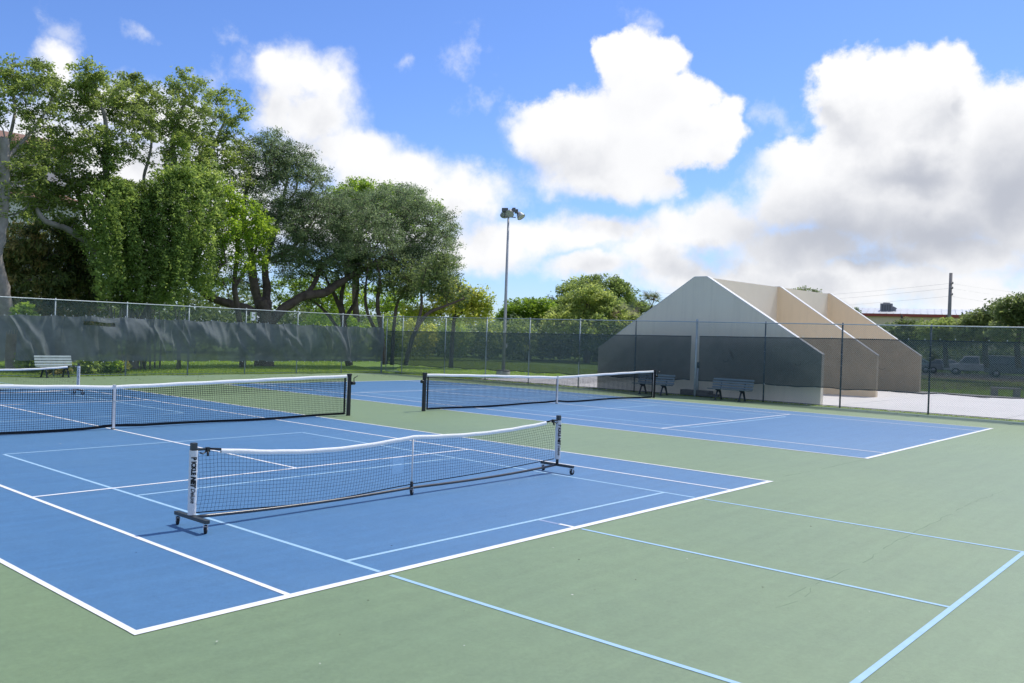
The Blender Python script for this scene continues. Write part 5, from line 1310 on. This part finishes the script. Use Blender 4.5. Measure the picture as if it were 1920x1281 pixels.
for px in np.arange(-340, 640, 7):
    D = 76 + rs.uniform(-4, 10); c = at_d(px, 640, D); h = rs.uniform(4.0, 7.5) if px < 500 else rs.uniform(3.2, 5.2)
    m = 260; q = rs.normal(size=(m, 3)); q /= np.linalg.norm(q, axis=1)[:, None]; q *= (rs.rand(m) ** .4)[:, None]
    P.append(np.stack([c.x + q[:, 0] * 1.7, c.y + q[:, 1] * 1.7, h * .5 + q[:, 2] * h * .5], 1)); T.append(np.full(m, rs.uniform(.0, .5)) + rs.normal(0, .12, m))
leaves_mesh('undergrowth', np.concatenate(P), .36, 'far', np.concatenate(T), None, rs, .5, .6, kind='stuff', label='dark undergrowth in front of the pale house, behind the vines', cat='undergrowth')

# shrubs at the foot of the far fence
for i, (px, py, rx, ry, yy, lm_, lbl) in enumerate(((165, 690, 14, 17, 31.6, 'vine', 'small leafy shrub at the fence foot beside the pale bench'), (200, 688, 18, 20, 31.8, 'bright', 'bright leafy shrub at the fence foot right of the bench'),
        (222, 692, 14, 18, 32.4, 'mango', 'dark weedy shrub against the vine tree foot'), (60, 680, 20, 26, 33.0, 'vine', 'leafy shrub behind the fence left of the pale bench'), (45, 590, 22, 20, 33.2, 'bright', 'bright vine clump at the foot of the pale leaning trunk'), (110, 690, 26, 14, 31.5, 'mango', 'dark low shrub behind the pale bench'))):
    c, r, n = ell(px, py, rx, ry, Y=yy, n=34); c = (c[0], c[1], max(c[2], r[2] * .8))
    tree('fence_shrub', lbl, (c[0], c[1], -.06), None, [(c, r, 34)], lm_, 'bark', .16, 100 + i, per=36, clump_r=.28, hollow=.3, tint=(.2, .85), cat='shrub', crown='foliage')
# roots and stems at the foot of the vine tree
b = MB(); rs_ = random.Random(8); pb_ = Vector(foot(lb1))
for k in range(26):
    x = pb_.x + rs_.uniform(-1.3, 2.6); y = 35.5 + rs_.uniform(-1, .8); b.tube([(x, y, -.05), (x + rs_.uniform(-.3, .3), y, rs_.uniform(1, 2.2)), (x + rs_.uniform(-.6, .6), y, rs_.uniform(2.6, 4.5))], [.05, .04, .025], 6)
b.build('vine_stems', M['bark_pale'], label='bundle of pale woody vine stems around the foot of the tall tree', cat='vine', kind='stuff')
# leaf litter on the lawn under the oak
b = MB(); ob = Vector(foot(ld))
b.add([(ob.x + math.cos(a) * 2.6 * (1 + .2 * math.sin(3 * a)), ob.y + math.sin(a) * 2.2, -.05) for a in np.linspace(0, 2 * math.pi, 24, False)], [tuple(range(24))]); b.build('bare_earth', M['brown_ground'], kind='structure')

# grass blades along the fences and over the nearer lawn
rs = np.random.RandomState(95)
def grass_pts(poly, n):
    (x0, y0), (x1, y1), (x2, y2), (x3, y3) = poly; u, v = rs.rand(n, 1), rs.rand(n, 1)
    A = np.array([x0, y0]) * (1 - u) + np.array([x1, y1]) * u; B = np.array([x3, y3]) * (1 - u) + np.array([x2, y2]) * u
    return A * (1 - v) + B * v
Q = [grass_pts([(4, 30.1), (30, 30.1), (34, 38), (4, 38)], 60000), grass_pts([(4, 38), (34, 38), (44, 58), (8, 58)], 40000), grass_pts([(30, 29.6), (fx(24) + .3, 24.2), (49, 24.2), (60, 60)], 60000),
     grass_pts([(fx(24) + .06, 24), (fx(24) + .30, 24), (fx(-12) + .30, -12), (fx(-12) + .06, -12)], 9000), grass_pts([(49.1, 24), (75, 40), (78, -8), (49.1, -14)], 50000)]
G = np.concatenate(Q); n = len(G); hgt_ = rs.uniform(.05, .13, n); az = rs.uniform(0, 6.283, n); ln = rs.normal(0, .04, (n, 2)); w = .012 + .012 * rs.rand(n)
V = np.zeros((n, 3, 3), np.float32); V[:, 0, :2] = G + np.stack([np.cos(az), np.sin(az)], 1) * w[:, None]; V[:, 1, :2] = G - np.stack([np.cos(az), np.sin(az)], 1) * w[:, None]; V[:, 2, :2] = G + ln
V[:, :2, 2] = -.06; V[:, 2, 2] = -.06 + hgt_
me = bpy.data.meshes.new('grass'); me.vertices.add(3 * n); me.vertices.foreach_set('co', V.ravel()); me.loops.add(3 * n); me.loops.foreach_set('vertex_index', np.arange(3 * n, dtype=np.int32))
me.polygons.add(n); me.polygons.foreach_set('loop_start', np.arange(0, 3 * n, 3, dtype=np.int32)); me.polygons.foreach_set('loop_total', np.full(n, 3, dtype=np.int32)); me.update(calc_edges=True)
at = me.attributes.new('tint', 'FLOAT', 'FACE'); at.data.foreach_set('value', rs.rand(n).astype(np.float32)); me.materials.append(L['grass'])
o = bpy.data.objects.new('grass', me); COL.objects.link(o); tag(o, 'short green grass blades on the lawn behind the fences', 'grass', kind='stuff')

# ------------------------------------------------------------------ bits lying on the court
rs_ = random.Random(12); b = MB()
for (px, py, s) in ((734, 1027, 0.016), (555, 1002, 0.009), (637, 1195, 0.011), (1115, 1110, 0.012), (1192, 1091, 0.012), (690, 1130, 0.012), (1430, 1105, 0.011), (1520, 990, 0.012), (1085, 1053, 0.019), (1050, 895, 0.012), (255, 1040, 0.007), (870, 1150, 0.007)):
    x, y = gxy(px, py); a = rs_.uniform(0, 6); d = Vector((math.cos(a), math.sin(a), 0)) * s; e = Vector((-d.y, d.x, 0)) * .45; c = Vector((x, y, .018))
    b.add([c - d, c + e + Vector((0, 0, 0.007)), c + d, c - e + Vector((0, 0, 0.004))], [(0, 1, 2), (0, 2, 3)])
for k in range(260):
    x, y = (rs_.uniform(3, 29), rs_.uniform(26.5, 29.9)) if k < 170 else (fx(10) - rs_.uniform(.1, 1.2), rs_.uniform(-6, 28))
    a = rs_.uniform(0, 6); s = rs_.uniform(.02, .06); d = Vector((math.cos(a), math.sin(a), 0)) * s; e = Vector((-d.y, d.x, 0)) * .5; c = Vector((x, y, .014)); b.add([c - d, c + e + Vector((0, 0, 0.012)), c + d, c - e], [(0, 1, 2), (0, 2, 3)])
b.build('fallen_leaves', M['debris'], kind='stuff', label='small dry leaves and crumbs scattered over the court', cat='leaf litter')
b = MB()
for (px, py, s) in ((407, 1207, 0.014), (870, 1215, 0.007), (1037, 1030, 0.007), (955, 911, 0.012), (1288, 1051, 0.009), (1073, 1119, 0.012), (1630, 1150, 0.009), (1480, 1145, 0.009), (600, 1249, 0.007), (113, 834, 0.019), (296, 814, 0.019)):
    x, y = gxy(px, py); a = rs_.uniform(0, 6); d = Vector((math.cos(a), math.sin(a), 0)) * s; e = Vector((-d.y, d.x, 0)) * .6; c = Vector((x, y, .017)); b.add([c - d, c + e + Vector((0, 0, 0.004)), c + d, c - e], [(0, 1, 2), (0, 2, 3)])
b.build('pale_petals', M['pale_bits'], kind='stuff', label='tiny pale bits scattered over the court', cat='litter')
